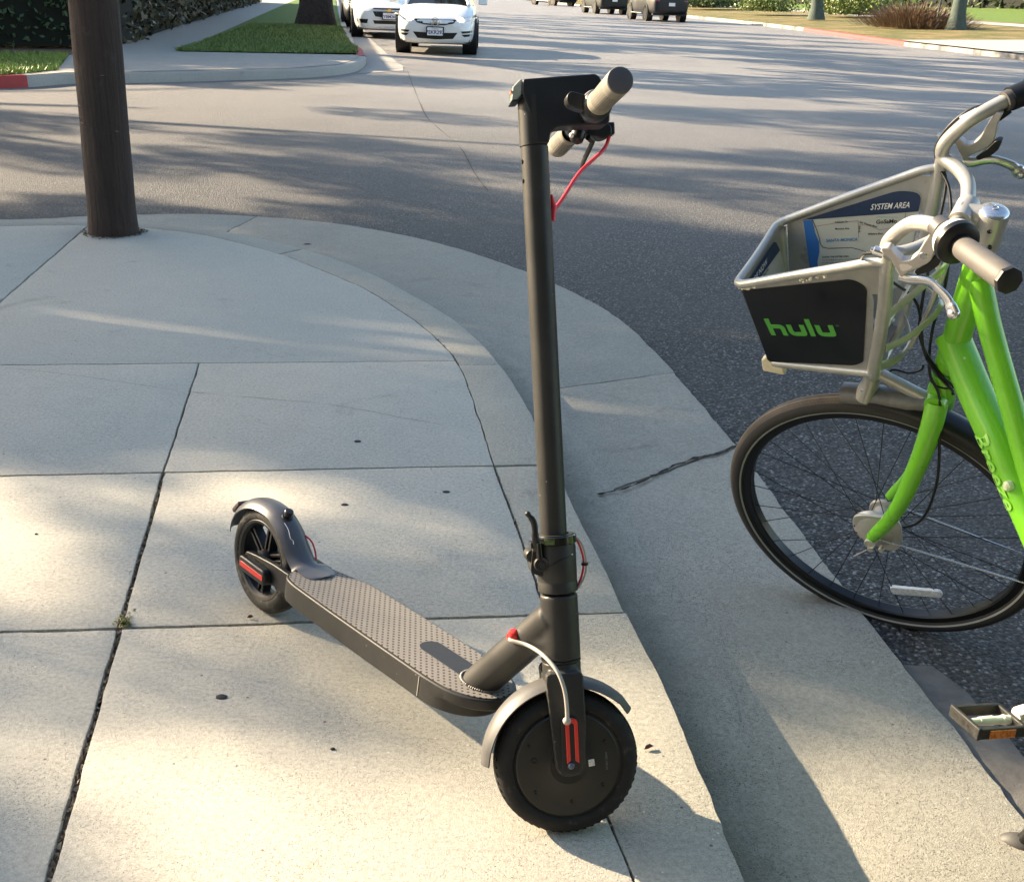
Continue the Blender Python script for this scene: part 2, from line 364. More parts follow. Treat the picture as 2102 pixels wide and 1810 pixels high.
sheet('joint_soil', [(x-.01, y) for x, y in kerb_out]+[(-22, -5)], -.011, M_SOIL)
g0 = [bm_poly(gut_out+offs(kerb_out, .004)[::-1])]
for l in (((-1.605, 6.157), (-1.531, 6.674), .007), ((.173, 3.791), (.576, 3.99), .005), ((.62, .9), (.9, .95), .006)): g0 = split(g0, l)
g0 = split(g0, ((.228, 2.876), (.691, 3.283), .010))
def zg(x, y):
    d = min((x-a)**2+(y-b)**2 for a, b in kerb_out[::2])**.5; return .006*min(1, d/.6)+.0006*mnoise.noise(V((x*6, y*6, 0)))
slabs('gutter', g0, -.131, C_GUT, depth=.03, jit=.0022, bev=.003, zf=zg)
sheet('road', [(-160, -8), (160, -8), (160, 260), (-160, 260)], ROAD, A_ROAD)
seam = [(x, y) for x, y in gut_out if -1.5 < y < 2.12]
sheet('road_sealer_strip', offs(seam, .004)[:]+[(x+.045+.02*mnoise.noise(V((x*9, y*9, 0)))+.02, y) for x, y in offs(seam, .03)][::-1], ROAD+.004, M_SEAM)
def strip(name, pts, w, z, mat, kind='structure'):
    P = sm2(pts, 6); L1 = [(x+rng.gauss(0, w*.35), y+rng.gauss(0, w*.35)) for x, y in offs(P, w/2)]; L2 = [(x+rng.gauss(0, w*.35), y+rng.gauss(0, w*.35)) for x, y in offs(P, -w/2)]
    n = len(P); mb = MB(); mb.add([(x, y, z) for x, y in L1+L2], [(i, i+1, n+i+1, n+i) for i in range(n-1)]); return mb.build(name, mat, kind=kind, smooth=0)
gdm = concrete('gutter_dirt_shade_film', (.315, .298, .25), (.235, .228, .20), coarse=.62, speckamt=.5, brush=.1)
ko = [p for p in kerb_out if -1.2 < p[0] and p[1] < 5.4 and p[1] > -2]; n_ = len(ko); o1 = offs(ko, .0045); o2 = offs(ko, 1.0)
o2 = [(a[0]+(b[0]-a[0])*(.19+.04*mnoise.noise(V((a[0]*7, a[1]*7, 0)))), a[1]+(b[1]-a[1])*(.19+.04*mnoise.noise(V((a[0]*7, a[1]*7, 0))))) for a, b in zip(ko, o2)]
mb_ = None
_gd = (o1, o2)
strip('road_crack', [(-1.9, 19.4), (-1.35, 15), (-1.0, 12.4), (-.55, 10.2), (-.35, 8.7), (-.22, 7.9)], .006, ROAD+.004, M('old_crack', (.05, .048, .046), .95))
strip('pavement_hairline', [(-1.6, 3.42), (-1.33, 3.36), (-1.0, 3.26), (-.76, 3.22), (-.53, 3.18), (-.33, 3.10), (-.2, 3.05)], .0016, .0008, M('hairline_dark', (.16, .15, .13), .95))
strip('gutter_crack', [(.24, 2.872), (.33, 2.93), (.41, 3.02), (.47, 3.09), (.56, 3.17), (.62, 3.20), (.70, 3.285)], .009, -.1205, M_CRACK)
# ------------------------------------------------------------------ far side of the street
M_RED = M('red_kerb_paint', (.36, .035, .032), .7, var=.2, vs=9, grime=(.26, .11, .09), gs=6, gt=.64)
M_OLDK = M('patchy_kerb', (.30, .27, .23), .85, var=.3, vs=3, grime=(.07, .07, .07), gs=1.2, gt=.47)
G_GRN = grassmat('lawn_grass', (.10, .17, .035), (.15, .23, .05), (.17, .20, .065), -.05)
G_DRY = grassmat('dry_verge', (.10, .125, .035), (.17, .15, .06), (.30, .21, .105), .06)
G_LIT = grassmat('bright_lawn', (.13, .20, .03), (.17, .25, .04), (.16, .22, .05), -.05)
def kerbrun(name, pts, mat, h=.138, w=.15, side_=1, z0=ROAD):
    P = sm2(pts, 4); Q = offs(P, w*side_); mb = MB(); n = len(P); zt = z0+h; e = .02; P2 = offs(P, e*side_)
    vs = [(x, y, z0-.05) for x, y in P]+[(x, y, zt-e) for x, y in P]+[(x, y, zt) for x, y in P2]+[(x, y, zt) for x, y in Q]+[(x, y, z0-.05) for x, y in Q]
    fs = []
    for k in range(4): fs += [(k*n+i, k*n+i+1, (k+1)*n+i+1, (k+1)*n+i) for i in range(n-1)]
    mb.add(vs, fs); return mb.build(name, mat, kind='structure', smooth=60)
kerbrun('far_kerb', [(-5.95, 14.28), (-5.88, 14.40), (-5.66, 14.9), (-5.12, 15.24), (-4.38, 15.9), (-3.24, 17.0), (-2.72, 18.07), (-2.63, 19.3), (-2.72, 20.6)], C_FAR, h=.13)
kerbrun('far_kerb_red', [(-24, 11.6), (-9, 13.55), (-7, 13.81), (-6.5, 13.88), (-6.2, 14.0), (-5.95, 14.28)], M_RED)
kerbrun('far_kerb_red', [(-2.72, 20.6), (-2.86, 21.4), (-3.08, 22.8), (-3.38, 24.1)], M_RED)
kerbrun('far_kerb', [(-3.38, 24.1), (-5.24, 35.4), (-9.2, 60.3), (-16, 104), (-20, 130)], C_FAR)
sheet('far_gutter', [(-2.55, 18.3), (-1.95, 19.2), (-2.05, 20.3), (-2.25, 21.2), (-4.03, 31), (-5.1, 38), (-5.5, 38), (-5.2, 35.4), (-3.33, 24.1), (-2.95, 21.4), (-2.68, 20.5), (-2.6, 19.3)], ROAD+.004, C_FAR)
sheet('far_sidewalk', [(-6.2, 14.1), (-5.95, 14.38), (-5.72, 14.98), (-5.18, 15.3), (-4.44, 15.98), (-3.32, 17.08), (-2.82, 18.12), (-2.75, 19.3), (-2.85, 20.75), (-5.73, 19.95), (-9.3, 43), (-15, 80), (-17, 80), (-10.9, 43), (-6.95, 20.1), (-6.87, 18.1), (-5.95, 15.2), (-6.1, 14.5)], -.002, C_FAR)
sheet('corner_lawn', [(-30, 11), (-6.25, 14.1), (-6.1, 14.5), (-5.95, 15.2), (-6.87, 18.1), (-30, 15.4)], .006, G_LIT)
sheet('far_yard', [(-60, 9), (-6.2, 14.2), (-6.87, 18.1), (-6.95, 20.1), (-10.9, 43), (-20, 100), (-80, 120)], -.02, M('yard_soil', (.13, .085, .06), .95, var=.4, vs=5, bump=.6, bs=40, bd=.02))
sheet('parkway_lawn', [(-2.95, 21.0), (-3.22, 22.9), (-3.53, 24.15), (-5.4, 35.4), (-9.35, 60.3), (-14.2, 90), (-15.6, 84), (-9.3, 43), (-5.73, 20.0), (-4.2, 20.4)], .012, G_GRN)
def blades(name, label, poly, n, h0, h1, z, cols):
    xs = [p[0] for p in poly]; ys = [p[1] for p in poly]; mb = MB(); k = 0
    while k < n:
        x = rng.uniform(min(xs), max(xs)); y = min(ys)+(max(ys)-min(ys))*rng.random()**1.7
        if not inside(x, y, poly): continue
        if mnoise.noise(V((x*.9, y*.7, 3))) < -.18 and rng.random() < .7: k += 1; continue
        k += 1; h_ = rng.uniform(h0, h1); a = rng.uniform(0, 6.28); w_ = rng.uniform(.006, .013); lx, ly = rng.gauss(0, h_*.5), rng.gauss(0, h_*.5)
        mb.add([(x-w_*math.cos(a), y-w_*math.sin(a), z), (x+w_*math.cos(a), y+w_*math.sin(a), z), (x+lx, y+ly, z+h_)], [(0, 1, 2)])
    return mb.build(name, cols, kind='stuff', smooth=0, recalc=False, label=label, category='grass')
def inside(x, y, poly):
    c = False; j = len(poly)-1
    for i in range(len(poly)):
        xi, yi = poly[i]; xj, yj = poly[j]
        if (yi > y) != (yj > y) and x < (xj-xi)*(y-yi)/(yj-yi)+xi: c = not c
        j = i
    return c
GB = leafmat('grass_blade', (.10, .17, .03), (.20, .27, .07))
blades('grass', 'short green grass on the parkway by the big trunk', [(-2.90, 20.95), (-3.2, 22.9), (-3.5, 24.15), (-5.0, 33), (-7.4, 33), (-5.78, 19.95), (-4.2, 20.35)], 42000, .03, .075, .01, GB)
blades('grass', 'sunlit grass strip at the far left corner', [(-9.5, 13.7), (-6.22, 14.15), (-6.05, 14.5), (-5.93, 15.2), (-6.9, 18.15), (-9.5, 17.8)], 22000, .03, .07, .005, leafmat('bright_blade', (.16, .24, .03), (.26, .34, .06)))
# right side: kerb line and rising verge
RK = sm2([(16.5, 23.0), (13.6, 27.5), (12.6, 31.0), (12.1, 34.5), (11.69, 37.5), (11.6, 42), (11.49, 50.6), (10.6, 60.2), (8.9, 72), (6, 92), (2, 118), (-1, 140)], 4)
def segs(pl, y0, y1): return [p for p in pl if y0 <= p[1] <= y1]
kerbrun('far_kerb_red', [(11.69, 37.6), (11.6, 42), (11.49, 50.6)], M_RED, side_=-1)
kerbrun('far_kerb', [(11.49, 50.6), (10.6, 60.2), (8.9, 72), (6, 92), (2, 118)], M_OLDK, side_=-1)
kerbrun('far_kerb', [(16.5, 23.0), (13.6, 27.5), (12.6, 31.0), (12.1, 34.5), (11.69, 37.6)], M_OLDK, side_=-1, h=.12)
def rz(o_): return .032*min(o_, 11)+(.07*min(max(o_-13, 0), 40))
def rstrip(name, y0, y1, o0, o1, mat, dz=0, no=10):
    P = [p for p in RK if y0 <= p[1] <= y1]; rows = []
    for i, p in enumerate(P):
        a = P[max(i-1, 0)]; b = P[min(i+1, len(P)-1)]; t = V((b[0]-a[0], b[1]-a[1])).normalized(); nrm = (t.y, -t.x)
        rows.append([V((p[0]+nrm[0]*(o0+(o1-o0)*k/no), p[1]+nrm[1]*(o0+(o1-o0)*k/no)*.3, rz(o0+(o1-o0)*k/no)+dz)) for k in range(no+1)])
    mb = MB(); n = no+1; mb.add([q for r in rows for q in r], [(i*n+j, i*n+j+1, (i+1)*n+j+1, (i+1)*n+j) for i in range(len(rows)-1) for j in range(no)])
    return mb.build(name, mat, kind='structure', smooth=60)
rstrip('right_verge', 22, 141, .13, 13, G_DRY)
rstrip('right_lawn', 22, 141, 13, 75, G_GRN, no=16)
rstrip('right_footpath', 33, 141, 9.2, 11.0, C_FAR, .012, 2)
rstrip('right_driveway', 22, 38.5, .14, 9.2, C_FAR, .010, 5)
# ------------------------------------------------------------------ foliage helpers
def leaves(mb, c, r, n, size, sq=(1, 1, 1), rg=rng, shell=.0):
    for _ in range(n):
        while True:
            p = V((rg.uniform(-1, 1), rg.uniform(-1, 1), rg.uniform(-1, 1)))
            if shell <= p.length <= 1: break
        q = V(c)+V((p.x*r*sq[0], p.y*r*sq[1], p.z*r*sq[2]))
        a = V((rg.gauss(0, 1), rg.gauss(0, 1), rg.gauss(0, 1))).normalized(); b = a.cross(V((rg.gauss(0, 1), rg.gauss(0, 1), rg.gauss(0, 1)))).normalized()
        s_ = size*rg.uniform(.7, 1.3); a *= s_*.5; b *= s_*.28
        mb.add([q-a, q+b, q+a, q-b], [(0, 1, 2, 3)])
LEAF = leafmat('leaf_green', (.045, .085, .02), (.09, .13, .03)); LEAF_D = leafmat('hedge_leaf_dark', (.045, .085, .04), (.085, .13, .055))
LEAF_Y = leafmat('leaf_yellowgreen', (.12, .17, .03), (.2, .24, .05)); LEAF_B = leafmat('twig_brown', (.11, .065, .04), (.20, .125, .075))
BARK = M('bark', (.085, .062, .048), .95, var=.45, vs=12, bump=1, bs=22, bd=.03)
BARK_G = M('bark_wrapped_green', (.055, .075, .062), .9, var=.35, vs=7, bump=.8, bs=18, bd=.02)
BARK_D = M('bark_dark', (.05, .036, .032), .95, var=.45, vs=9, bump=1, bs=14, bd=.05)
def trunk_part(root, x, y, z0, h, r, mat, lean=(0, 0), limbs=5, rg=rng, flare=1.5):
    mb = MB(); pts = []; rs = []
    for i in range(9):
        t = i/8; pts.append((x+lean[0]*t+.06*math.sin(t*5+x), y+lean[1]*t+.06*math.cos(t*4+y), z0-.1+h*t)); rs.append(r*(1-.35*t)*(1+(flare-1)*math.exp(-t*14)))
    mb.tube(pts, rs, 18)
    top = V(pts[-1])
    for k in range(limbs):
        a = 2*math.pi*k/limbs+rg.random(); L = h*.6*rg.uniform(.7, 1.1)
        p = [top+V((0, 0, -h*.12*rg.random())), top+V((math.cos(a)*L*.35, math.sin(a)*L*.35, L*.35)), top+V((math.cos(a)*L*.9, math.sin(a)*L*.9, L*.75))]
        P = smooth_path(p, 4); mb.tube(P, [r*.45*(1-.75*i/(len(P)-1)) for i in range(len(P))], 8)
    return mb.build('trunk', mat, root, smooth=60)
# near street tree and its neighbours stand left of the frame; their crowns break up the low sun
LIT = [  # patches of ground the sun reaches, between the crowns (world x, y)
 [(-.56, 1.2), (-.58, 1.38), (-.5, 1.46), (-.27, 1.50), (-.12, 1.50), (-.02, 1.60), (.12, 1.80), (.27, 1.88), (.6, 1.86), (.86, 1.88), (1.15, 1.72), (1.3, 1.45), (2.0, 1.28), (3.5, 1.0), (3.5, -1), (-.7, .6)],
 [(-1.6, 2.58), (-.98, 2.62), (-.83, 2.42), (-.74, 2.02), (-1.0, 1.92), (-1.7, 1.9)], [(-.95, 1.80), (-.72, 1.80), (-.68, 1.62), (-.66, 1.45), (-.85, 1.5)],
 [(-.84, 2.60), (-.55, 2.72), (-.30, 2.58), (-.18, 2.42), (-.40, 2.26), (-.66, 2.40)],
 [(-2.1, 4.15), (-.64, 4.28), (-.05, 4.0), (-.05, 3.55), (-1.03, 3.38), (-2.1, 3.5)],
 [(-1.3, 4.68), (-.42, 4.76), (-.26, 4.40), (-.95, 4.36)], [(.43, 4.6), (1.04, 4.9), (1.05, 4.54), (.61, 4.2)],
 [(1.7, 2.9), (2.5, 2.6), (2.6, 2.2), (1.8, 2.4)], [(2.0, 3.6), (3.4, 3.1), (3.3, 2.8), (1.9, 3.2)],
 [(-9, 13.6), (-6, 14.2), (-5.9, 15.6), (-9, 14.9)], [(-7, 14.2), (-5.6, 14.4), (-2.37, 16.4), (-.13, 16.6), (1.5, 15), (-.33, 13.2), (-3.98, 12.5), (-5.34, 12.0), (-7.5, 12.5)],
 [(-3.9, 11.8), (-1.77, 11.7), (-.97, 11.19), (-.85, 10.5), (-2.51, 10.8), (-3.6, 10.8)],
 [(-4.2, 8.2), (-3.04, 8.0), (-2.71, 7.25), (-3.3, 7.0)], [(-2.8, 8.14), (-1.76, 8.2), (-1.39, 7.87), (-1.69, 7.3), (-2.4, 7.2)],
 [(.0, 12.6), (2.42, 12.6), (3.3, 11.78), (1.07, 11.3)], [(1.62, 16.33), (8.3, 18.5), (6.57, 16.0), (2.62, 14.6)],
 [(2.4, 8.6), (4.6, 7.9), (4.8, 7.5), (2.5, 8.2)], [(.6, 7.4), (2.2, 6.9), (2.1, 6.6), (.5, 7.0)],
 [(-.94, 27), (9.68, 30), (12, 25), (8, 18.6), (2, 18.4), (-.49, 18.6), (-3.5, 17.9), (-4.6, 17.0), (-3, 19.5)]]
def inside(x, y, poly):
    c = False; j = len(poly)-1
    for i in range(len(poly)):
        xi, yi = poly[i]; xj, yj = poly[j]
        if (yi > y) != (yj > y) and x < (xj-xi)*(y-yi)/(yj-yi)+xi: c = not c
        j = i
    return c
PQ = V((-D.y, D.x, 0))
def lit(gx, gy, r):
    for a, b in ((0, 0), (r*.9, 0), (-r*.9, 0), (0, r*.35), (0, -r*.35)):
        p = V((gx, gy, 0))+D*a+PQ*b
        if any(inside(p.x, p.y, L) for L in LIT): return True
    return False
def shade_tree(name, label, tx, ty, trunk_r, th, clumps, mat_l, leaf, per, group='street trees'):
    root = thing(name, (tx, ty, 0), label, 'tree', group)
    trunk_part(root, tx, ty, 0, th, trunk_r, BARK, limbs=7)
    mb = MB(); br = MB()
    for c, r in clumps: leaves(mb, c, r, int(per*(r/.28)**2), leaf)
    top = V((tx, ty, th))
    for i, (c, r) in enumerate(clumps):
        if i % (9 if leaf < .1 else 30) == 0:
            midp = top.lerp(V(c), .5)+V((0, 0, .3)); P = smooth_path([top, midp, c], 3); br.tube(P, [.05*(1-.8*k/(len(P)-1))+.006 for k in range(len(P))], 5)
    mb.build('crown', mat_l, root, smooth=0, recalc=False); br.build('limbs', BARK, root, smooth=60); return root
rg = random.Random(11)
def clumps_for(x0, x1, y0, y1, n, r0, r1, t0, t1, use=True):
    out = []
    for _ in range(n):
        gx, gy = rg.uniform(x0, x1), rg.uniform(y0, y1); r = rg.uniform(r0, r1)
        if use and lit(gx, gy, r): continue
        if use and 3.2 < gy < 5.0 and gx < .2 and rg.random() < .86: continue
        if use and 1.45 < gy < 2.0 and gx < 0 and rg.random() < .45: continue
        t = rg.uniform(t0, t1); out.append((V((gx, gy, -.05))-D*t+V((0, 0, t/COT)), r))
    return out
near_c = clumps_for(-3.2, 4.6, 1.0, 6.6, 2600, .09, .24, 10, 14)
near_c += [(V((gx, gy, 0))-D*t+V((0, 0, t/COT)), .16) for gx, gy, t in ((-.75, 1.27, 12), (-.8, 1.2, 13), (-.72, 1.33, 12), (-.95, 1.3, 12), (-.75, 1.75, 13), (-.85, 1.8, 12), (-.6, 1.78, 12), (-.95, 1.7, 13))]
for (x, y, z, r) in ((.785, 1.92, .56, .10), (.80, 1.88, .53, .10), (.815, 1.84, .49, .10), (.83, 1.81, .45, .09), (.80, 1.80, .62, .07), (.84, 1.77, .50, .08), (.78, 1.99, .47, .08), (.66, 2.0, .64, .10), (.70, 1.96, .58, .10)):  # extra leaf clumps added on the sun rays to shade the bicycle frame
    for k in range(5):
        t = 10.5+.8*k; near_c.append((V((x, y, z))-D*(t+rg.gauss(0, .04))+PQ*rg.gauss(0, .04)+V((0, 0, t/COT)), r))
tx, ty = -12.6, 8.7
shade_tree('street_tree', 'large leafy street tree left of the corner, shading the pavement', tx, ty, .32, 3.6, near_c, LEAF, .075, 150)
mid_c = clumps_for(-8, 13, 6.2, 9.5, 170, .22, .5, 13, 19)+clumps_for(-8, 13, 9.5, 18, 150, .4, .85, 13, 19)
shade_tree('street_tree', 'broad street tree behind the lawn at the left, shading the crossing', -18.5, 17, .4, 4.5, mid_c, LEAF, .15, 70)
def randcrown(cx, cy, cz, R, n, r0, r1):
    out = []
    while len(out) < n:
        p = V((rg.uniform(-1, 1), rg.uniform(-1, 1), rg.uniform(-1, 1)))
        if p.length <= 1 and p.length > .3: out.append((V((cx+p.x*R, cy+p.y*R, cz+p.z*R*.55)), rg.uniform(r0, r1)))
    return out
for i, (x, y, R, lb) in enumerate(((-11, 27, 5.5, 'tall street tree behind the left hedge'), (-13, 40, 6, 'tall street tree further along the left footpath'), (-15, 52, 6, 'distant street tree on the left side'), (-18, 66, 7, 'farthest street tree on the left side'))):
    shade_tree('street_tree', lb, x, y, .4, 4.2, randcrown(x, y, 8.2, R, 34, .4, 1.1), LEAF, .42, 11)
# big trunk on the parkway lawn
bt = thing('street_tree', (-5.9, 34, 0), 'massive dark trunk on the parkway lawn left of the parked white car', 'tree', 'street trees')
trunk_part(bt, -5.9, 34, 0, 4.6, .47, BARK_D, limbs=6, flare=1.35)
cm = MB()
for c, r in randcrown(-5.9, 34, 8.8, 6, 40, .5, 1.1): leaves(cm, c, r, int(11*(r/.28)**2), .42)
cm.build('crown', LEAF, bt, smooth=0, recalc=False)
# hedges
def hedge(name, label, pts, wid, h, n, leaf, mat, seed, cat='hedge'):
    r_ = random.Random(seed); root = thing(name, (*pts[0], 0), label, cat); mb = MB(); core = MB()
    for i in range(len(pts)-1):
        a, b = V((*pts[i], 0)), V((*pts[i+1], 0)); d = (b-a); L = d.length; d.normalize(); nn_ = V((-d.y, d.x, 0))
        core.box((a+b)/2+V((0, 0, h*.47)), d*(L/2), nn_*(wid*.36), V((0, 0, h*.46)))
        for _ in range(int(n*L)):
            s_, u_ = r_.uniform(0, L), r_.uniform(-1, 1); z_ = r_.uniform(0.02, 1.05); bump_ = .12*mnoise.noise(V((a.x+s_*.8, a.y, z_*2)))
            if abs(u_) < .62 and z_ < .85: u_ = math.copysign(r_.uniform(.62, 1), u_)
            q = a+d*s_+nn_*(u_*(wid/2+bump_))+V((0, 0, z_*h))
            leaves(mb, q, .06, 1, leaf, rg=r_)
    mb.build('foliage', mat, root, smooth=0, recalc=False); core.build('branch_core', M('hedge_core', (.018, .022, .014), .95), root); return root
hedge('hedge', 'tall dark green hedge behind the lit grass at the far left corner', [(-18, 16.6), (-10.5, 19.0), (-7.3, 20.6)], 1.4, 2.3, 900, .11, LEAF_D, 3)
hedge('hedge', 'brownish overgrown hedge along the left footpath', [(-7.6, 21.3), (-8.4, 26), (-9.7, 34), (-11.6, 46), (-14.5, 64)], 1.3, 2.4, 330, .15, leafmat('brown_hedge_leaf', (.05, .055, .025), (.12, .085, .045)), 4)
def shrub(name, label, x, y, z, r, h, mat, n, leaf, twig=False, seed=1, cat='shrub', group=None):
    r_ = random.Random(seed); root = thing(name, (x, y, z), label, cat, group); mb = MB(); st = MB()
    for k in range(14):
        a = r_.uniform(0, 6.28); e = V((x+math.cos(a)*r*.75, y+math.sin(a)*r*.75, z+h*r_.uniform(.4, .9))); st.tube(smooth_path([(x, y, z-.05), V((x, y, z)).lerp(e, .5)+V((0, 0, h*.15)), e], 3), .012, 5)
    for _ in range(n):
        p = V((r_.gauss(0, .42), r_.gauss(0, .42), abs(r_.gauss(0, .45)))); 
        if p.length > 1.15: continue
        q = V((x+p.x*r, y+p.y*r, z+p.z*h))
        if twig:
            e = V((p.x*1.2, p.y*1.2, .8)).normalized()*leaf*2.2; b = V((r_.gauss(0, 1), r_.gauss(0, 1), 0)).normalized()*leaf*.09; mb.add([q-b, q+b, q+e+b*.3, q+e-b*.3], [(0, 1, 2, 3)])
        else: leaves(mb, q, .05, 1, leaf, rg=r_)
    mb.build('foliage', mat, root, smooth=0, recalc=False); st.build('stems', BARK, root); return root
shrub('shrub', 'sprawling brown twiggy bush between the two wrapped trunks', 15.9, 50, .13, 2.3, .75, LEAF_B, 12000, .12, True, 5, group=None)
shrub('shrub', 'yellow green rounded bush behind the right footpath', 17.6, 66, .42, 2.6, 1.5, LEAF_Y, 5200, .16, seed=6, group='green bushes along the right lawn')
shrub('shrub', 'low yellow green bush left of the rounded one', 13.6, 70, .4, 1.8, 1.1, LEAF_Y, 3000, .16, seed=7, group='green bushes along the right lawn')
for i, (x, y, h, lb) in enumerate(((12.5, 84, 1.6, 'dark green bush at the far end of the right lawn'), (20.5, 78, 1.8, 'dark green bush behind the yellow green one'))):
    shrub('shrub', lb, x, y, .4, 3, h, LEAF, 3500, .22, seed=20+i, group='green bushes along the right lawn')
hedge('hedge', 'added tall hedge, unseen behind the photographer, blocking sky light', [(-16, -5.2), (-6, -4.6), (4, -4.2), (9, -3.8)], 1.6, 4.2, 150, .22, LEAF_D, 12)  # unseen hedge added to darken the surfaces that face the camera
for i, (x, y, lb) in enumerate(((-5.5, -8.5, 'added unseen tree above the tall hedge, left of the photographer, blocking sky light'), (3.5, -8, 'added unseen tree above the tall hedge, right of the photographer, blocking sky light'), (12, -7, 'added unseen tree at the end of the tall hedge, blocking sky light'))):
    shade_tree('street_tree', lb, x, y, .28, 4.4, randcrown(x, y, 7.6, 4.6, 60, .9, 1.3), LEAF, .42, 9)  # unseen trees added above the hedge to cut sky light from behind
def right_tree(x, y, z, r, lb, seed):
    rt = thing('street_tree', (x, y, z), lb, 'tree', 'street trees'); trunk_part(rt, x, y, z, 4.0, r, BARK_G, limbs=5, flare=1.5); mb = MB()
    for c, q in randcrown(x, y, 7.6, 4, 40, .6, 1.1): leaves(mb, c, q, int(10*(q/.28)**2), .4)
    mb.build('crown', LEAF, rt, smooth=0, recalc=False)
right_tree(14.1, 60, .26, .30, 'slim tree with a blue green trunk nearer the dark cars', 1)
right_tree(16.9, 48, .24, .29, 'tree with a blue green trunk right of the brown bush', 2)
pt = thing('sapling', (16.2, 48.5, .2), 'thin young tree beside the right blue green trunk', 'tree'); mb = MB(); mb.tube(smooth_path([(16.15, 48.3, .15), (16.2, 48.3, 1.4), (16.15, 48.3, 3)], 4), .035, 8); mb.build('trunk', BARK_G, pt)
mb = MB(); leaves(mb, (16.15, 48.3, 3.2), .8, 500, .12); mb.build('crown', LEAF, pt, smooth=0, recalc=False)
hedge('hedge', 'long dark hedge closing the right lawn', [(38, 48), (30, 78), (22, 104), (14, 124), (4, 136)], 3, 3.4, 60, .5, LEAF, 9)
hedge('hedge', 'low brown hedge beyond the dark parked cars', [(13.2, 90), (9.5, 104), (6, 116)], 1.6, 1.5, 110, .25, LEAF_B, 10)
# white marker post by the left footpath
pp = thing('marker_post', (-10.9, 42, 0), 'short white post beside the left footpath', 'post'); mb = MB(); mb.tube([(-10.9, 42, -.05), (-10.9, 42, 1.1)], [.11, .09], 12); mb.build('post_shaft', M('white_post', (.7, .68, .6), .7), pp)
mb = MB(); mb.ball((-10.9, 42, 1.12), .1); mb.build('post_cap', M('white_post', (.7, .68, .6), .7), pp)
DRYG = leafmat('gutter_bits', (.10, .07, .045), (.26, .21, .15))
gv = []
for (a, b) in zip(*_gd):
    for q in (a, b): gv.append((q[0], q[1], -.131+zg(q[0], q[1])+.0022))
mb = MB(); mb.add(gv, [(2*i, 2*i+1, 2*i+3, 2*i+2) for i in range(len(gv)//2-1)]); gdo = mb.build('gutter_dirt_shade', gdm, kind='structure', smooth=60, recalc=False)
ul = gdo.data.uv_layers.new(name='UVMap')
for lp in gdo.data.loops: ul.data[lp.index].uv = (lp.vertex_index//2, lp.vertex_index % 2)
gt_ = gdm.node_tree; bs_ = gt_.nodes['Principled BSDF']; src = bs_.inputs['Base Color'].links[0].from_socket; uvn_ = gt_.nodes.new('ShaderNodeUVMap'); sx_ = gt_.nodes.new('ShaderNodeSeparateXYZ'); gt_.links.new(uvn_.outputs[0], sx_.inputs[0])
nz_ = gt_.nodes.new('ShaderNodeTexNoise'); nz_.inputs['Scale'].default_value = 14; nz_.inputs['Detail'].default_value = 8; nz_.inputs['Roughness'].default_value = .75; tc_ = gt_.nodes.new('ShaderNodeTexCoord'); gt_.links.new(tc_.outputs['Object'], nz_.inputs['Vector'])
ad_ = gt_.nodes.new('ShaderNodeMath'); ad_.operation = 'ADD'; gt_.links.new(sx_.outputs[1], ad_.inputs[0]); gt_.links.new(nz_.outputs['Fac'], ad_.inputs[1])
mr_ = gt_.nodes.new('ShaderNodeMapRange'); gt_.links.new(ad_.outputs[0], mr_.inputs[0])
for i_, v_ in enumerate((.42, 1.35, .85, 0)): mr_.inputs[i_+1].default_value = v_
mx_ = gt_.nodes.new('ShaderNodeMix'); mx_.data_type = 'RGBA'; gt_.links.new(mr_.outputs[0], mx_.inputs[0]); gt_.links.new(src, mx_.inputs[6]); mx_.inputs[7].default_value = (.075, .068, .055, 1); gt_.links.new(mx_.outputs[2], bs_.inputs['Base Color'])  # kerb shadow painted in together with grime, darkest against the kerb
mb = MB()
for k in range(900):
    i_ = rng.randrange(len(_gd[0])); a_, b_ = _gd[0][i_], _gd[1][i_]; t_ = abs(rng.gauss(0, .13)); x_, y_ = a_[0]+(b_[0]-a_[0])*t_+rng.gauss(0, .02)*0, a_[1]+(b_[1]-a_[1])*t_+rng.uniform(-.06, .06); s_ = rng.uniform(.001, .0042)
    mb.add([V((x_, y_, -.1265+rng.uniform(0, .003)))+V((rng.gauss(0, s_), rng.gauss(0, s_*1.4), rng.gauss(0, s_*.3))) for _ in range(4)], [(0, 1, 2, 3)])
mb.build('gutter_litter', DRYG, kind='stuff', smooth=0, recalc=False, label='grit and dry leaf bits lying along the kerb in the gutter', category='debris')
# ------------------------------------------------------------------ utility pole
pole = thing('utility_pole', (-1.96, 5.50, 0), 'dark brown wooden utility pole standing in the pavement at the corner', 'pole')
t = NT('creosote_wood'); mp = t.n('Mapping'); t.L(t.co, mp.inputs[0]); mp.inputs['Scale'].default_value = (38, 38, 1.6)
gr = t.noise(1.0, 6, .75, vec=mp.outputs[0], dist=.4); c = t.mix(t.mr(gr, .3, .7, 0, 1), (.016, .010, .008), (.06, .038, .029)); c = t.mix(t.mr(t.noise(2.2, 5), .45, .7, 0, .5), c, (.05, .022, .018))
c = t.mix(t.mr(t.noise(7, 5, .7), .6, .75, 0, .5), c, (.09, .072, .06))
t.L(c, t.b.inputs['Base Color']); t.b.inputs['Roughness'].default_value = .85; t.L(t.bump(gr, 1, .012, t.bump(t.noise(16, 4), .5, .02)), t.b.inputs['Normal'])
mb = MB(); rings = []
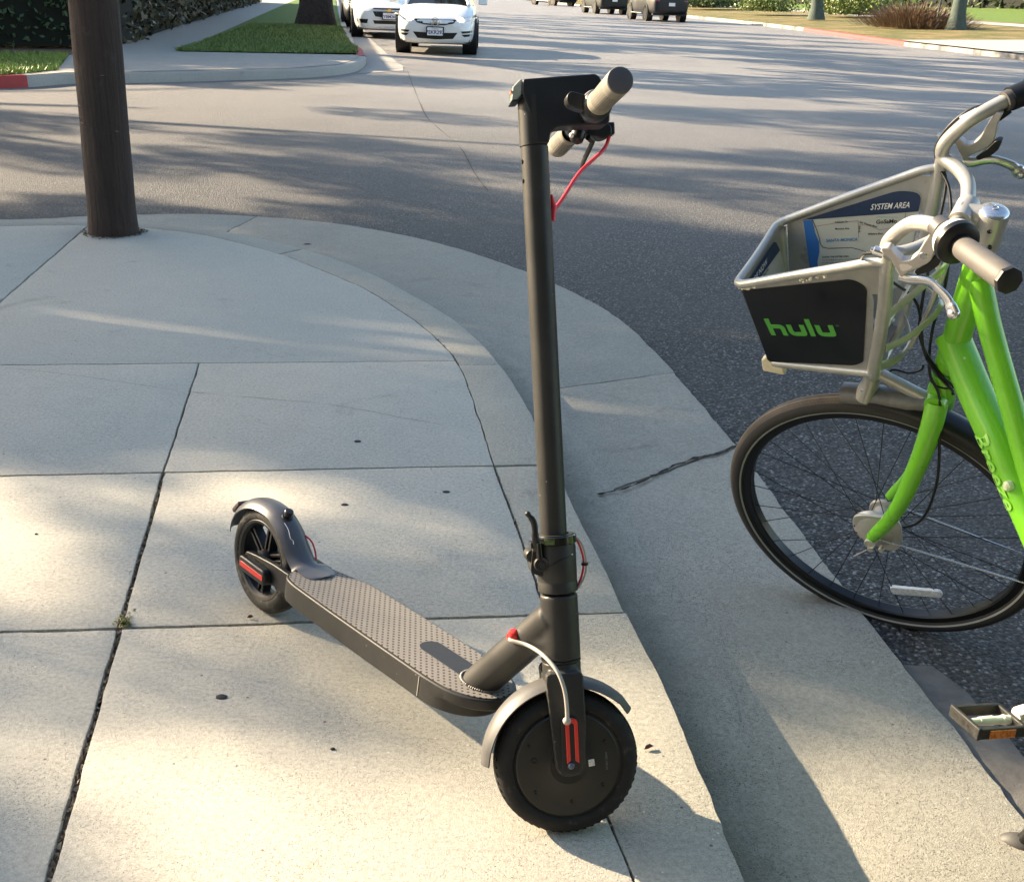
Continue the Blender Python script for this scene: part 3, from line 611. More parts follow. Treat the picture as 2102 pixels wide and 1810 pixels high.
for k in range(44):
    z = -.05+k*.18 if k > 12 else -.05+k*.15; r_ = .110*(1-.008*z)+.012*math.exp(-max(z, 0)*22)
    rings.append([V((-1.96+.009*z+(r_+.0045*mnoise.noise(V((math.cos(a)*5, math.sin(a)*5, z*3))))*math.cos(a), 5.50+(r_+.0045*mnoise.noise(V((math.cos(a)*5, math.sin(a)*5, z*3+9))))*math.sin(a), z)) for a in [2*math.pi*j/40 for j in range(40)]])
mb.ring_loft(rings); mb.build('pole_shaft', t.m, pole, smooth=70)
for k in range(9):
    a = rng.uniform(3.4, 6.0); z = rng.uniform(.25, 1.5); r_ = .113; mb = MB(); q = V((-1.96+.009*z+r_*math.cos(a), 5.5+r_*math.sin(a), z)); tg = V((-math.sin(a), math.cos(a), rng.uniform(-.5, .5))).normalized(); mb.box(q, tg*.008, V((0, 0, 1)).cross(tg)*.0015, V((0, 0, .0012))); mb.build('staple', M('rusty_staple', (.20, .15, .12), .5, metal=.6), pole)
mb = MB()
for k in range(260):
    a = rng.uniform(0, 6.283); r_ = .124+abs(rng.gauss(0, .018)); p = V((-1.96+r_*math.cos(a), 5.5+r_*math.sin(a), .001)); s_ = rng.uniform(.004, .014)
    mb.add([p+V((rng.uniform(-s_, s_), rng.uniform(-s_, s_), rng.uniform(0, .007))) for _ in range(4)], [(0, 1, 2, 3)])
mb.build('soil_collar', M_SOIL, kind='stuff', smooth=0, recalc=False, label='dark dirt and debris round the foot of the wooden pole', category='dirt')
# ------------------------------------------------------------------ debris in the joints, gum, leaves
MOSS = leafmat('moss', (.16, .17, .03), (.30, .27, .08)); DRY = leafmat('dry_bits', (.14, .09, .05), (.33, .26, .17))
mb = MB()
for _ in range(330):
    r_ = abs(rng.gauss(0, .009)); a = rng.choice([rng.gauss(1.75, .35), rng.gauss(-.05, .5), rng.uniform(0, 6.28)]); L_ = r_*(2.3 if abs(a-1.75) < .6 else 1.2)
    p = V((-.737+L_*math.cos(a), 1.915+L_*math.sin(a), rng.uniform(-.004, .006))); s_ = rng.uniform(.001, .003)
    mb.add([p+V((rng.gauss(0, s_), rng.gauss(0, s_), abs(rng.gauss(0, s_)))) for _ in range(4)], [(0, 1, 2, 3)])
mb.build('moss_tuft', MOSS, kind='stuff', smooth=0, recalc=False, label='yellow green moss and weeds where two pavement joints cross', category='moss')
mb = MB()
def scatter_line(p, q, n, w, s0=.001, s1=.004, z=-.006):
    for _ in range(n):
        t_ = rng.random(); x = p[0]+(q[0]-p[0])*t_+rng.gauss(0, w); y = p[1]+(q[1]-p[1])*t_+rng.gauss(0, w*.4); s_ = rng.uniform(s0, s1)
        mb.add([V((x, y, z+rng.uniform(-.004, .005)))+V((rng.gauss(0, s_), rng.gauss(0, s_*1.6), rng.gauss(0, s_*.4))) for _ in range(4)], [(0, 1, 2, 3)])
scatter_line((-.618, 1.235), (-.878, 2.663), 620, .0045); scatter_line((-.956, 1.871), (.235, 2.026), 140, .003); scatter_line((-1.26, 2.592), (-.88, 2.65), 120, .003)
for i in range(0, len(kerb_in)-1):
    if 1.0 < kerb_in[i][1] < 5: scatter_line(kerb_in[i], kerb_in[i+1], 26, .003, .001, .0035)
mb.build('joint_debris', DRY, kind='stuff', smooth=0, recalc=False, label='dry grass bits and grit caught in the pavement joints', category='debris')
GUM = M('old_gum', (.04, .038, .036), .7, var=.3, vs=90)
for x, y, r_, z, lb in ((-.42, 2.90, .016, 0, 'dark gum spot on the middle slab, farthest from the kerb'), (-.158, 2.585, .015, 0, 'dark gum spot near the kerb band behind the stem'), (-.395, 2.49, .014, 0, 'dark gum spot above the deck end'), (-.49, 1.685, .017, 0, 'ragged dark gum spot left below the deck'), (-.275, 1.55, .007, 0, 'tiny round black spot on the front slab'), (.49, 1.245, .022, -.128, 'large black spot in the shaded gutter'), (-1.05, 2.28, .006, 0, 'tiny dark spot on the left slab')):
    mb = MB(); o_ = V((x, y, z+.0012)); pts = [o_+V((math.cos(a)*r_*.72*(1+.28*mnoise.noise(V((math.cos(a)*2+x*9, math.sin(a)*2, y)))), math.sin(a)*r_*.55*(1+.28*mnoise.noise(V((math.cos(a)*2, math.sin(a)*2+x*7, y)))), 0)) for a in [2*math.pi*k/18 for k in range(18)]]; pts = [o_+(p-o_)*.82 for p in pts]
    mb.ring_loft([[p-V((0, 0, .002)) for p in pts], pts, [o_+(p-o_)*.7+V((0, 0, .0012)) for p in pts]]); mb.build('gum_spot', GUM, smooth=60, base=(x, y, z), label=lb, category='gum spot', group='dark gum spots on the pavement')
LB = M('dead_leaf', (.12, .055, .045), .7, var=.3, vs=40)
for x, y, z, s_, a, lb in ((.243, 1.578, .003, .009, .5, 'small dark red leaf on the kerb by the front tyre'), (.262, 2.17, -.118, .017, 1.2, 'dry brown leaf against the kerb edge in the gutter'), (-1.0, 5.36, .004, .02, .2, 'small brown leaf in the far gutter by the kerb'), (-.50, 1.95, .003, .006, .2, 'pale crumb beside the front joint of the slab'), (.96, 1.42, -.124, .012, .1, 'small brown flake on the sunlit gutter')):
    mb = MB(); c_, s1 = math.cos(a), math.sin(a); P = lambda u, v, h: V((x+u*c_-v*s1, y+u*s1+v*c_, z+h))
    mb.add([P(-s_, 0, 0), P(-s_*.3, -s_*.5, .003), P(s_*.6, -s_*.35, .004), P(s_*1.2, 0, .001), P(s_*.5, s_*.45, .005), P(-s_*.4, s_*.4, .004), P(0, 0, -.001)], [(0, 1, 6), (1, 2, 6), (2, 3, 6), (3, 4, 6), (4, 5, 6), (5, 0, 6)])
    mb.build('fallen_leaf', LB, smooth=0, base=(x, y, z), label=lb, category='leaf', group='small dry leaves on the ground')
# ------------------------------------------------------------------ electric scooter
S = frame((.09548, 1.40893, .10303), (.98742, .15212, .04316), (-.08638, .29031, .95303), (.13244, -.94477, .2998))
Su, Sa, Sw = V((.98742, .15212, .04316)), V((-.08638, .29031, .95303)), V((.13244, -.94477, .2998))
F = frame((-.47926, 1.99093, 0), (.68617, -.72744, 0), (-.72011, -.67925, .14164), (.10304, .09719, .98992))
FL = lambda a, b, c: F(a, c, b)
Fx, Fy, Fz = V((.68617, -.72744, 0)), V((-.72011, -.67925, .14164)), V((.10304, .09719, .98992))
sc = thing('electric_scooter', (-.19, 1.68, 0), 'dark grey folding electric scooter with red details parked on the kerb', 'scooter')
K_GREY = M('scooter_grey_paint', (.034, .033, .0315), .42, var=.10, vs=30, bump=.25, bs=900, bd=.0004, spec=.5)
t = NT('scooter_satin_paint'); c = t.mix(t.mr(t.noise(12, 6, .7), .3, .7, 0, 1), (.022, .0215, .021), (.031, .030, .028)); c = t.mix(t.mr(t.noise(30, 8, .8, dist=.4), .60, .72, 0, .5), c, (.060, .056, .048))
v_ = t.vor(120); vcs = t.n('SeparateColor'); t.L(t.vor(120, out='Color'), vcs.inputs[0]); chip = t.math('MULTIPLY', t.math('GREATER_THAN', vcs.outputs[0], .975), t.mr(v_, .1, .18, 1, 0)); c = t.mix(chip, c, (.16, .155, .15))
t.L(c, t.b.inputs['Base Color']); t.L(t.mr(t.noise(18, 6), .3, .7, .34, .52), t.b.inputs['Roughness']); t.b.inputs['Specular IOR Level'].default_value = .3; t.L(t.bump(t.noise(900, 2), .25, .0004), t.b.inputs['Normal']); K_GREY = t.m
K_BLACK = M('scooter_black_plastic', (.016, .017, .020), .42, var=.12, vs=25, bump=.15, bs=700, bd=.0003)
K_HEAD = M('scooter_head_black', (.020, .021, .026), .45, var=.1, vs=25, bump=.2, bs=900, bd=.0003)
K_FEND = M('scooter_fender_plastic', (.064, .062, .061), .5, var=.12, vs=18, bump=.15, bs=500, bd=.0003, grime=(.16, .15, .14), gs=7, gt=.66)
K_RED = M('red_reflector', (.55, .02, .015), .3, spec=.6); K_REDC = M('red_cable', (.62, .03, .05), .4)
K_CABLE = M('grey_cable', (.33, .31, .28), .5, var=.1, vs=30); K_MAT = None
RUB = M('scooter_tyre_rubber', (.020, .019, .018), .8, var=.35, vs=45, bump=.5, bs=260, bd=.0012, grime=(.06, .055, .05), gs=25, gt=.57)
RUBD = M('dusty_tyre_rubber', (.040, .037, .033), .85, var=.35, vs=45, bump=.5, bs=260, bd=.0012, grime=(.11, .10, .085), gs=22, gt=.5)
CHROME = M('bare_steel', (.6, .6, .6), .25, metal=1)
# deck mat with staggered dimples (uv in metres)
t = NT('deck_mat'); uvn = t.n('UVMap'); sx = t.n('SeparateXYZ'); t.L(uvn.outputs[0], sx.inputs[0])
pitch = .0118
def cell(a, off, p): x = t.math('ADD', t.math('DIVIDE', a, p), off); return t.math('SUBTRACT', t.math('FRACT', x), .5)
def dots(o1, o2, r_):
    u = cell(sx.outputs[0], o1, pitch*1.25); v_ = cell(sx.outputs[1], o2, pitch); d = t.math('SQRT', t.math('ADD', t.math('POWER', t.math('MULTIPLY', u, 1.25), 2), t.math('POWER', v_, 2))); return t.mr(d, r_, r_+.05, 1, 0)
dd_ = t.math('MAXIMUM', dots(0, 0, .15), dots(.5, .5, .15))
c = t.mix(t.mr(t.noise(30, 5), .3, .7, 0, .5), (.155, .142, .128), (.115, .105, .096)); c = t.mix(t.mr(t.noise(400, 3), .3, .7, 0, .4), c, (.23, .21, .19)); c = t.mix(t.math('MULTIPLY', dd_, .97), c, (.006, .006, .007))
t.L(c, t.b.inputs['Base Color']); t.b.inputs['Roughness'].default_value = .85; t.L(t.bump(t.math('MULTIPLY', dd_, -1), .5, .0006, t.bump(t.noise(600, 3), .3, .0006)), t.b.inputs['Normal']); K_MAT = t.m
dk = [(.128, .026), (.134, .046), (.150, .0605), (.180, .0665), (.30, .0695), (.45, .0705), (.57, .0705), (.62, .066), (.658, .050), (.680, .026), (.687, 0), (.680, -.026), (.658, -.048), (.62, -.062), (.57, -.067), (.45, -.068), (.30, -.067), (.24, -.064), (.17, -.046), (.134, -.036), (.126, -.01)]
dk = rpoly(dk, .03, 3)
dk2 = [((.585+(x-.585)*.72), y*(1-.12*(x-.585)/.10)) if x > .585 else (x, y) for x, y in dk]; mb = MB(); mb.ring_loft([[F(x, y, z_) for x, y in pl] for pl, z_ in ((dk2, .097), (dk2, .117), (dk, .121), (dk, .1395))]); deck = mb.build('deck', K_GREY, sc, bevel=.0045, bseg=3)
mb = MB()
cx0 = sum(p[0] for p in dk)/len(dk); md = []
for i, p in enumerate(dk):
    a = V(dk[i-1]).to_2d(); b = V(dk[(i+1) % len(dk)]).to_2d(); tt = (b-a).normalized(); nrm = V((tt.y, -tt.x)); q = V(p)-nrm*.0055
    if (q-V((.4, 0))).length > (V(p)-V((.4, 0))).length: q = V(p)+nrm*.0055
    md.append((q.x, q.y))
mb.prism(md, F, .1385, .1412); mat_o = mb.build('deck_mat', K_MAT, deck, bevel=.0008)
uvl = mat_o.data.uv_layers.new(name='UVMap'); offb = V(parent_base(sc)); o0 = V((-.47926, 1.99093, 0))
for lp in mat_o.data.loops: p = mat_o.data.vertices[lp.vertex_index].co+offb-o0; uvl.data[lp.index].uv = (p.dot(Fx), p.dot(Fy))
mb = MB(); padp = [(x, y) for x, y in arc(.497, -.004, .0215, 90, 270, 14)]+[(x, y) for x, y in arc(.60, -.004, .0215, -90, 90, 6)]
mb.prism(padp, F, .1408, .1419); mb.build('deck_pad', M('deck_pad_rubber', (.030, .032, .040), .55, var=.2, vs=60, bump=.3, bs=300, bd=.0005), deck, bevel=.0005)
mb = MB(); mb.prism([(.556, .0712), (.5575, .0712), (.5575, .0702), (.556, .0702)], F, .101, .136); mb.build('end_cap_seam', M('seam_light', (.25, .24, .22), .5), deck)
# neck and head tube, one blended body
hb = lambda a, u=.002: S(u, a, 0)
nk0 = F(.618, 0, .132); nk1 = F(.757, 0, .3115)
mb = MB(); mb.tube([hb(.152), hb(.175), hb(.25)], [.0282, .0282, .0280], 32); mb.tube([nk0, nk0.lerp(nk1, .5), nk1], [.0285, .0283, .027], 32)
jm = S(.001, .205, 0); mb.tube([nk0.lerp(nk1, .68), jm.lerp(nk1, .35), S(.002, .232, 0)], [.024, .0255, .0235], 24); mb.tube([nk0.lerp(nk1, .70), S(-.004, .178, 0)], [.024, .024], 24)
neck = remesh(mb.build('head_tube', K_GREY, sc, smooth=80), .0026, 14)
mb = MB(); wdir = (nk1-nk0).normalized(); wp = []
for k in range(60):
    a = 2*math.pi*k/60; e1 = wdir.cross(Fy).normalized(); q = nk0+(Fy*math.cos(a)+e1*math.sin(a))*.0288; tt = (.1418-(q-o0).dot(Fz))/wdir.dot(Fz); wp.append(q+wdir*tt)
wp.append(wp[0]); mb.tube([p+V((0, 0, .0012*math.sin(i*math.pi))) for i, p in enumerate(smooth_path(wp, 3))], [.0026+.0008*math.sin(i*2.1) for i in range(len(smooth_path(wp, 3)))], 8)
mb.build('weld_bead', M('weld_grey', (.14, .13, .12), .4, metal=.3), neck, smooth=70)
mb = MB(); go = F(.705, .027, .262); gd = (Fy*.85-Fz*.25+Fx*.35).normalized(); mb.lathe(go-gd*.004, gd, [(0, .012), (.005, .012), (.0092, .009), (.0098, .002), (.0098, -.002)], 24); mb.build('cable_grommet', K_RED, neck)
# fork
mb = MB(); mb.tube([S(.001, .150, 0), S(.001, .10, 0)], [.0287, .0285], 32)
legp = rpoly([(-.029, .140), (.027, .140), (.0255, .06), (.021, .0), (.012, -.010), (-.012, -.010), (-.021, .0), (-.025, .06)], .008, 3)
for s_ in (1, -1): mb.prism(legp, lambda a, b, c: S(a, b, c+(0 if b < .10 else -s_*.012*(b-.10)/.04)), s_*.031, s_*.047)
mb.prism([(-.028, .104), (.027, .104), (.026, .128), (-.027, .128)], S, -.034, .034)
fork = remesh(mb.build('fork', K_GREY, sc, smooth=80), .0021, 7)
mb = MB(); mb.tube([S(.001, .1535, 0), S(.001, .1505, 0)], .0292, 32); mb.build('crown_race', K_BLACK, fork)
for s_, kk in ((1, 1), (-1, 1)):
    o = MB(); U = [(-.0085, .004), (-.0085, .062)]+[(.0005+.009*math.cos(rad(a)), .062+.009*math.sin(rad(a))) for a in range(180, -1, -18)]+[(.0095, .004), (.0040, .008), (.0040, .060)]+[(.0005+.0035*math.cos(rad(a)), .060+.0035*math.sin(rad(a))) for a in range(0, 181, 30)]+[(-.003, .060), (-.003, .008)]
    o.prism([(a+.003, b+.006) for a, b in U], S, s_*.0468, s_*.0492); o.build('fork_reflector', K_RED, fork, bevel=.0006)
    o = MB(); o.lathe(S(.0005, .0065, s_*.045), Sw*s_, [(0, .006), (.0035, .0058), (.005, .004), (.0052, 0)], 16); o.build('axle_bolt', M('bolt_blue_steel', (.10, .12, .17), .35, metal=.6), fork)
    o = MB(); o.prism(rpoly([(-.013, -.004), (.014, -.004), (.0125, .078), (-.0105, .078)], .008), S, s_*.0455, s_*.0468); o.build('fork_cover', K_BLACK, fork, bevel=.0008)
mb = MB(); mb.ball(S(-.003, .074, .049), .0062, 12); mb.build('cable_boot', K_CABLE, fork)
# front wheel
wo, wa = S(0, 0, 0), Sw
def lathe_s(mb, w0, prof, o=None, ax=None, seg=96, **k): return mb.lathe(o or wo, ax or wa, [(r_, w_) for r_, w_ in prof], seg, **k)
mb = MB(); lathe_s(mb, 0, [(0, .026), (.028, .0275), (.030, .0265), (.060, .0262), (.0755, .0250), (.0775, .0235), (.078, .022), (.0795, .0225), (.0805, .018), (.0805, -.018), (.078, -.022), (.06, -.026), (0, -.026)])
wheel = mb.build('front_wheel', M('motor_cover_black', (.018, .019, .018), .45, var=.2, vs=20, bump=.15, bs=300, bd=.0003), sc, smooth=28)
def tyre_prof(R, b, w): return [(b, w*.42), (b+.003, w*.47), (b+.010, w*.52), (R-.010, w*.44), (R-.005, w*.36), (R-.0015, w*.22), (R, w*.10), (R, -w*.10), (R-.0015, -w*.22), (R-.005, -w*.36), (R-.010, -w*.44), (b+.010, -w*.52), (b+.003, -w*.47), (b, -w*.42)]
def tyre_with_tread(mb, o, ax, R, b, w, seg=120):
    mb.lathe(o, ax, tyre_prof(R-.0004, b, w), seg); o, ax = V(o), V(ax); u = ax.orthogonal().normalized(); v_ = ax.cross(u)
    for k in range(56):
        a = 2*math.pi*k/56
        for s_ in (-1, 1):
            c_ = u*math.cos(a+.02*s_)+v_*math.sin(a+.02*s_); tg = -u*math.sin(a)+v_*math.cos(a)
            mb.box(o+c_*(R-.0047)+ax*s_*w*.20, (tg+ax*s_*.5).normalized()*.0040, (ax-tg*.5*s_).normalized()*w*.055, (c_+ax*s_*.25).normalized()*.0028)
mb = MB(); tyre_with_tread(mb, wo, wa, .108, .0795, .048); mb.build('tyre', RUB, wheel, smooth=50)
for a, r_, rr_ in ((168, .052, .0048), (28, .062, .003), (150, .066, .0026), (-35, .060, .003), (215, .062, .0026), (272, .055, .0026)):
    mb = MB(); mb.lathe(S(r_*math.cos(rad(a)), r_*math.sin(rad(a)), .0260), wa, [(0, .0002), (rr_*.5, .0002), (rr_*.6, .0014), (rr_, .0014), (rr_*1.1, 0)], 12); mb.build('cover_screw', K_BLACK, wheel)
mb = MB(); mb.prism([(.030, -.005), (.039, -.004), (.038, .006), (.029, .005)], S, .0264, .0270); mb.build('paper_sticker', M('white_sticker', (.6, .6, .58), .6, var=.3, vs=300), wheel)
text('moulded_text', 'DC36V 250W', M('grey_print', (.16, .16, .16), .6), wheel, lambda x, y: S(.058-y, -.012+x, .0268), .0045)
# front fender : an arc over the tyre with a crowned section
def fender(name, path, wid, th, fr, mat, parent, crown=.006, taper=None):
    rings = []; n = len(path)
    for i, (a, b) in enumerate(path):
        p0 = V(path[max(i-1, 0)]).to_2d(); p1 = V(path[min(i+1, n-1)]).to_2d(); tt = (p1-p0).normalized(); nr = V((-tt.y, tt.x)); nr = nr if nr.dot(V((a, b-(.108 if name == 'rear_fender' else 0)))) > 0 else -nr; w_ = wid*(taper[i] if taper else 1); outer = []; inn = []
        for k in range(11):
            s_ = -1+2*k/10; dz = -crown*(abs(s_)**2.6)*2.0*(.15 if (name == 'rear_fender' and i < 9) else 1); 
            outer.append(fr(a+nr.x*dz, b+nr.y*dz, s_*w_)); inn.append(fr(a+nr.x*(dz-th), b+nr.y*(dz-th), s_*(w_-.0012)))
        rings.append(outer+inn[::-1])
    mb = MB(); mb.ring_loft(rings); return mb.build(name, mat, parent, smooth=55)
fp = [( .126*math.cos(rad(a)), .126*math.sin(rad(a))) for a in range(44, 172, 4)]
fp = [(.102, .070)]+[(x, y) for x, y in fp]+[(-.1262, .006)]
fp = fp[::-1]
tp = [1]*len(fp); tp[0] = .72; tp[1] = .86; tp[2] = .95; tp[-1] = .6; tp[-2] = .8; tp[-3] = .93
fp2 = [(a, b) for a, b in fp]
fender('front_fender', fp2, .027, .002, S, K_FEND, sc, crown=.0045, taper=tp)
# motor cable
P = smooth_path([go+gd*.002, go+gd*.010, S(-.0480, .1735, -.012), S(-.0335, .1681, .012), S(-.0215, .1583, .034), S(-.0117, .1438, .048), S(-.0052, .1211, .054), S(-.0029, .0956, .054), S(-.0027, .0735, .051)], 6)
mb = MB(); mb.tube(P, .0030, 12); mb.build('motor_cable', K_CABLE, sc, smooth=80)
# folding collar and stem
mb = MB(); mb.lathe(S(.0015, 0, 0), Sa, [(.0, .253), (.0275, .253), (.0292, .2545), (.0292, .266), (.0285, .268), (.0285, .2705), (.0288, .272), (.0288, .318), (.0275, .322), (.0272, .334), (.0265, .338), (.0198, .338)], 64)
mb.prism(rpoly([(-.040, .286), (-.022, .278), (-.010, .300), (-.012, .322), (-.034, .326)], .006), S, -.014, .016)
col = mb.build('folding_collar', K_GREY, sc, smooth=30)
mb = MB(); mb.lathe(S(-.0245, .298, .014), Sw, [(0, .012), (.004, .012), (.0045, .0095), (.0075, .0095), (.0098, .0105), (.0105, .009), (.0105, -.004)], 28); mb.lathe(S(-.036, .309, -.002), Sw, [(0, .014), (.008, .013), (.0095, .010), (.0095, -.012)], 24); mb.build('hinge_bolt', K_GREY, col)
mb = MB(); mb.lathe(S(.0015, 0, 0), Sa, [(.0295, .3245), (.0306, .3255), (.0306, .3355), (.0295, .3365), (.0272, .3368)], 64); mb.build('safety_ring', M('glossy_black', (.012, .013, .013), .2, coat=.5), col, smooth=30)
mb = MB(); mb.lathe(S(.0015, 0, 0), Sa, [(.0309, .3262), (.0309, .3350)], 14, a0=rad(-112-28), a1=rad(-112+10), ref=Su); mb.build('ring_sticker', M('green_sticker', (.045, .07, .02), .4, var=.5, vs=160), col, recalc=True)
mb = MB(); mb.tube(smooth_path([S(-.030, .318, .018), S(-.0315, .335, .022), S(-.0315, .352, .022), S(-.0335, .362, .022), S(-.0395, .371, .022), S(-.041, .373, .022)], 5), [.0052]*8+[.0046]*10+[.0036]*8, 12, flat=.62); mb.ball(S(-.0405, .3725, .022), .0042, 10)
lv = mb.build('folding_lever', K_BLACK, col, smooth=70)
mb = MB(); mb.box(S(-.031, .326, .010), Su*.0075, Sa*.0045, Sw*.012); mb.tube([S(-.036, .333, .016), S(-.020, .333, .026)], .0028, 8); mb.tube([S(-.027, .330, .022), S(-.026, .306, .020)], [.0045, .0055], 10); mb.build('lever_bracket', M('glossy_black', (.012, .013, .013), .2, coat=.5), col, bevel=.001)
mb = MB(); mb.ball(S(.021, .309, .0205), .0017, 8); mb.build('lock_pin', CHROME, col)
mb = MB(); sm_ = [S(-.0275, .288, .0095), S(-.012, .296, .0262), S(.003, .304, .0290), S(.018, .307, .0238), S(.0292, .3075, .009), S(.0302, .307, -.003)]
mb.tube(smooth_path(sm_, 6), .0006, 6); mb.build('hinge_seam', K_BLACK, col)
for nm_, cl, du, w_ in (('brake_cable', K_REDC, 0, .004), ('power_cable', K_CABLE, .0035, .008)):
    mb = MB(); mb.tube(smooth_path([S(.0275+du*.4, .333, w_), S(.0345+du, .322, w_), S(.0395+du, .305, w_), S(.0405+du, .290, w_), S(.0365+du, .272, w_), S(.0285+du*.3, .256, w_)], 6), .0017, 10); mb.build(nm_, cl, col, smooth=80)
mb = MB(); mb.lathe(S(.042, .290, .006), Sa, [(.0, .003), (.0052, .003), (.0052, -.001), (0, -.001)], 14); mb.build('cable_clip', K_BLACK, col)
mb = MB(); mb.tube([S(-.001+.0*k, .336+k*(.8925-.336)/6, 0) for k in range(7)], .0196, 56); stem = mb.build('stem', K_GREY, sc, smooth=40)
for a_ in (.872, .845):
    mb = MB(); mb.lathe(S(-.0195, a_, .004), -Su, [(0, .0014), (.0016, .0016), (.0030, .0018), (.0038, .0006), (.0038, -.002)], 14); mb.build('stem_screw', K_BLACK, stem)
# head unit
mb = MB(); mb.tube([S(-.002, .8935, 0), S(-.002, .962, 0)], .0198, 48); hs = mb.build('head_unit', K_GREY, sc, smooth=40)
hp = [(-.0175, .9645), (-.0155, .9835), (.088, .9885), (.0945, .984), (.1075, .945), (.1055, .9215), (.100, .9178), (.040, .9172), (.0285, .9160), (.0215, .9105), (.0188, .902), (.0175, .8940), (.0, .8940), (-.006, .930)]
mb = MB(); mb.prism(rpoly(hp, .004, 3), S, -.0195, .0195); mb.build('head_body', K_HEAD, hs, bevel=.004, bseg=3)
lp_ = [(-.0325, .9550), (-.0300, .9735), (-.0190, .9838), (-.0160, .9838), (-.0178, .9635), (-.0250, .9545)]
mb = MB(); mb.prism(lp_, S, -.0168, .0168); mb.build('headlight', M('headlight_glass', (.30, .33, .28), .08, coat=.6, spec=.8, var=.25, vs=60), hs, bevel=.0015)
mb = MB(); mb.prism([(-.0335, .9540), (-.0312, .9560), (-.0240, .9560), (-.0175, .9635), (-.0165, .9600), (-.0235, .9528), (-.0325, .9525)], S, -.0175, .0175); mb.build('headlight_bezel', K_BLACK, hs, bevel=.0008)
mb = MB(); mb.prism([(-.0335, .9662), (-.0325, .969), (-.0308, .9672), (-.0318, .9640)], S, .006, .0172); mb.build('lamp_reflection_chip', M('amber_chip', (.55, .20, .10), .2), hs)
# handlebar
bo = lambda w, du=0, da=0: S(.0735+du, .9310+da, w)
mb = MB(); mb.tube([bo(-.225), bo(.225)], .0112, 24); hbar = mb.build('handlebar', K_BLACK, sc, smooth=60)
t = NT('grip_rubber'); uvn = t.n('UVMap'); sx = t.n('SeparateXYZ'); t.L(uvn.outputs[0], sx.inputs[0])
def gd2(o1, o2):
    u = t.math('SUBTRACT', t.math('FRACT', t.math('ADD', t.math('DIVIDE', sx.outputs[0], .0062), o1)), .5); v_ = t.math('SUBTRACT', t.math('FRACT', t.math('ADD', t.math('DIVIDE', sx.outputs[1], .0062), o2)), .5)
    return t.mr(t.math('SQRT', t.math('ADD', t.math('POWER', u, 2), t.math('POWER', v_, 2))), .19, .28, 1, 0)
dz = t.math('MAXIMUM', gd2(0, 0), gd2(.5, .5)); band = t.math('MULTIPLY', t.math('GREATER_THAN', sx.outputs[0], .022), t.math('LESS_THAN', sx.outputs[0], .098)); dz = t.math('MULTIPLY', dz, band)
c = t.mix(t.mr(t.noise(60, 4), .3, .7, 0, 1), (.165, .152, .125), (.215, .198, .165)); c = t.mix(t.math('MULTIPLY', dz, .8), c, (.035, .03, .024)); t.L(c, t.b.inputs['Base Color']); t.b.inputs['Roughness'].default_value = .75
t.L(t.bump(t.math('MULTIPLY', dz, -1), .8, .0012), t.b.inputs['Normal']); GRIP = t.m
CAPM = M('grip_cap', (.060, .060, .072), .6, var=.1, vs=60, bump=.2, bs=500, bd=.0003)
for s_ in (1, -1):
    mb = MB(); K_ = 22; prof = [(.0156, .100), (.0168, .1015), (.0168, .108), (.0160, .110)]+[(.0160+.0001*k, .112+.0095*k) for k in range(12)]+[(.0168, .2255)]
    mb.lathe(bo(0), Sw*s_, prof, 64); go_ = mb.build('grip', GRIP, hbar, smooth=60, recalc=True)
    ul = go_.data.uv_layers.new(name='UVMap'); c0 = bo(0)-V(parent_base(sc))
    for pl in go_.data.polygons:
        an = []
        for li in pl.loop_indices:
            p = go_.data.vertices[go_.data.loops[li].vertex_index].co-c0; an.append([li, p.dot(Sw)*s_-.1, math.atan2(p.dot(Sa), p.dot(Su))])
        if max(a[2] for a in an)-min(a[2] for a in an) > 3:
            for a in an:
                if a[2] < 0: a[2] += 2*math.pi
        for li, x_, an_ in an: ul.data[li].uv = (x_, an_*.0164*.985)
    mb = MB(); mb.lathe(bo(0), Sw*s_, [(0, .2288), (.0135, .2288), (.0160, .2278), (.0168, .2262), (.0168, .2248)], 48); mb.build('grip_end', CAPM, hbar, smooth=35)
mb = MB(); mb.lathe(bo(0), Sw, [(.012, .062), (.0190, .063), (.0205, .066), (.0205, .090), (.0195, .094), (.0168, .0985), (.012, .0985)], 48)
mb.prism(rpoly([(-.005, .010), (-.036, .019), (-.042, .012), (-.041, .001), (-.028, -.005), (-.004, -.010)], .005), lambda a, b, c: bo(c, a, b), .068, .090)
th_ = mb.build('throttle', K_BLACK, hbar, bevel=.0012)
mb = MB(); mb.lathe(bo(0), Sw, [(.0208, .072), (.0214, .074), (.0214, .0845), (.0208, .0865)], 14, a0=rad(95), a1=rad(165), ref=Su); mb.build('throttle_highlight_ring', M('satin_grey', (.42, .42, .44), .35), hbar, smooth=40)
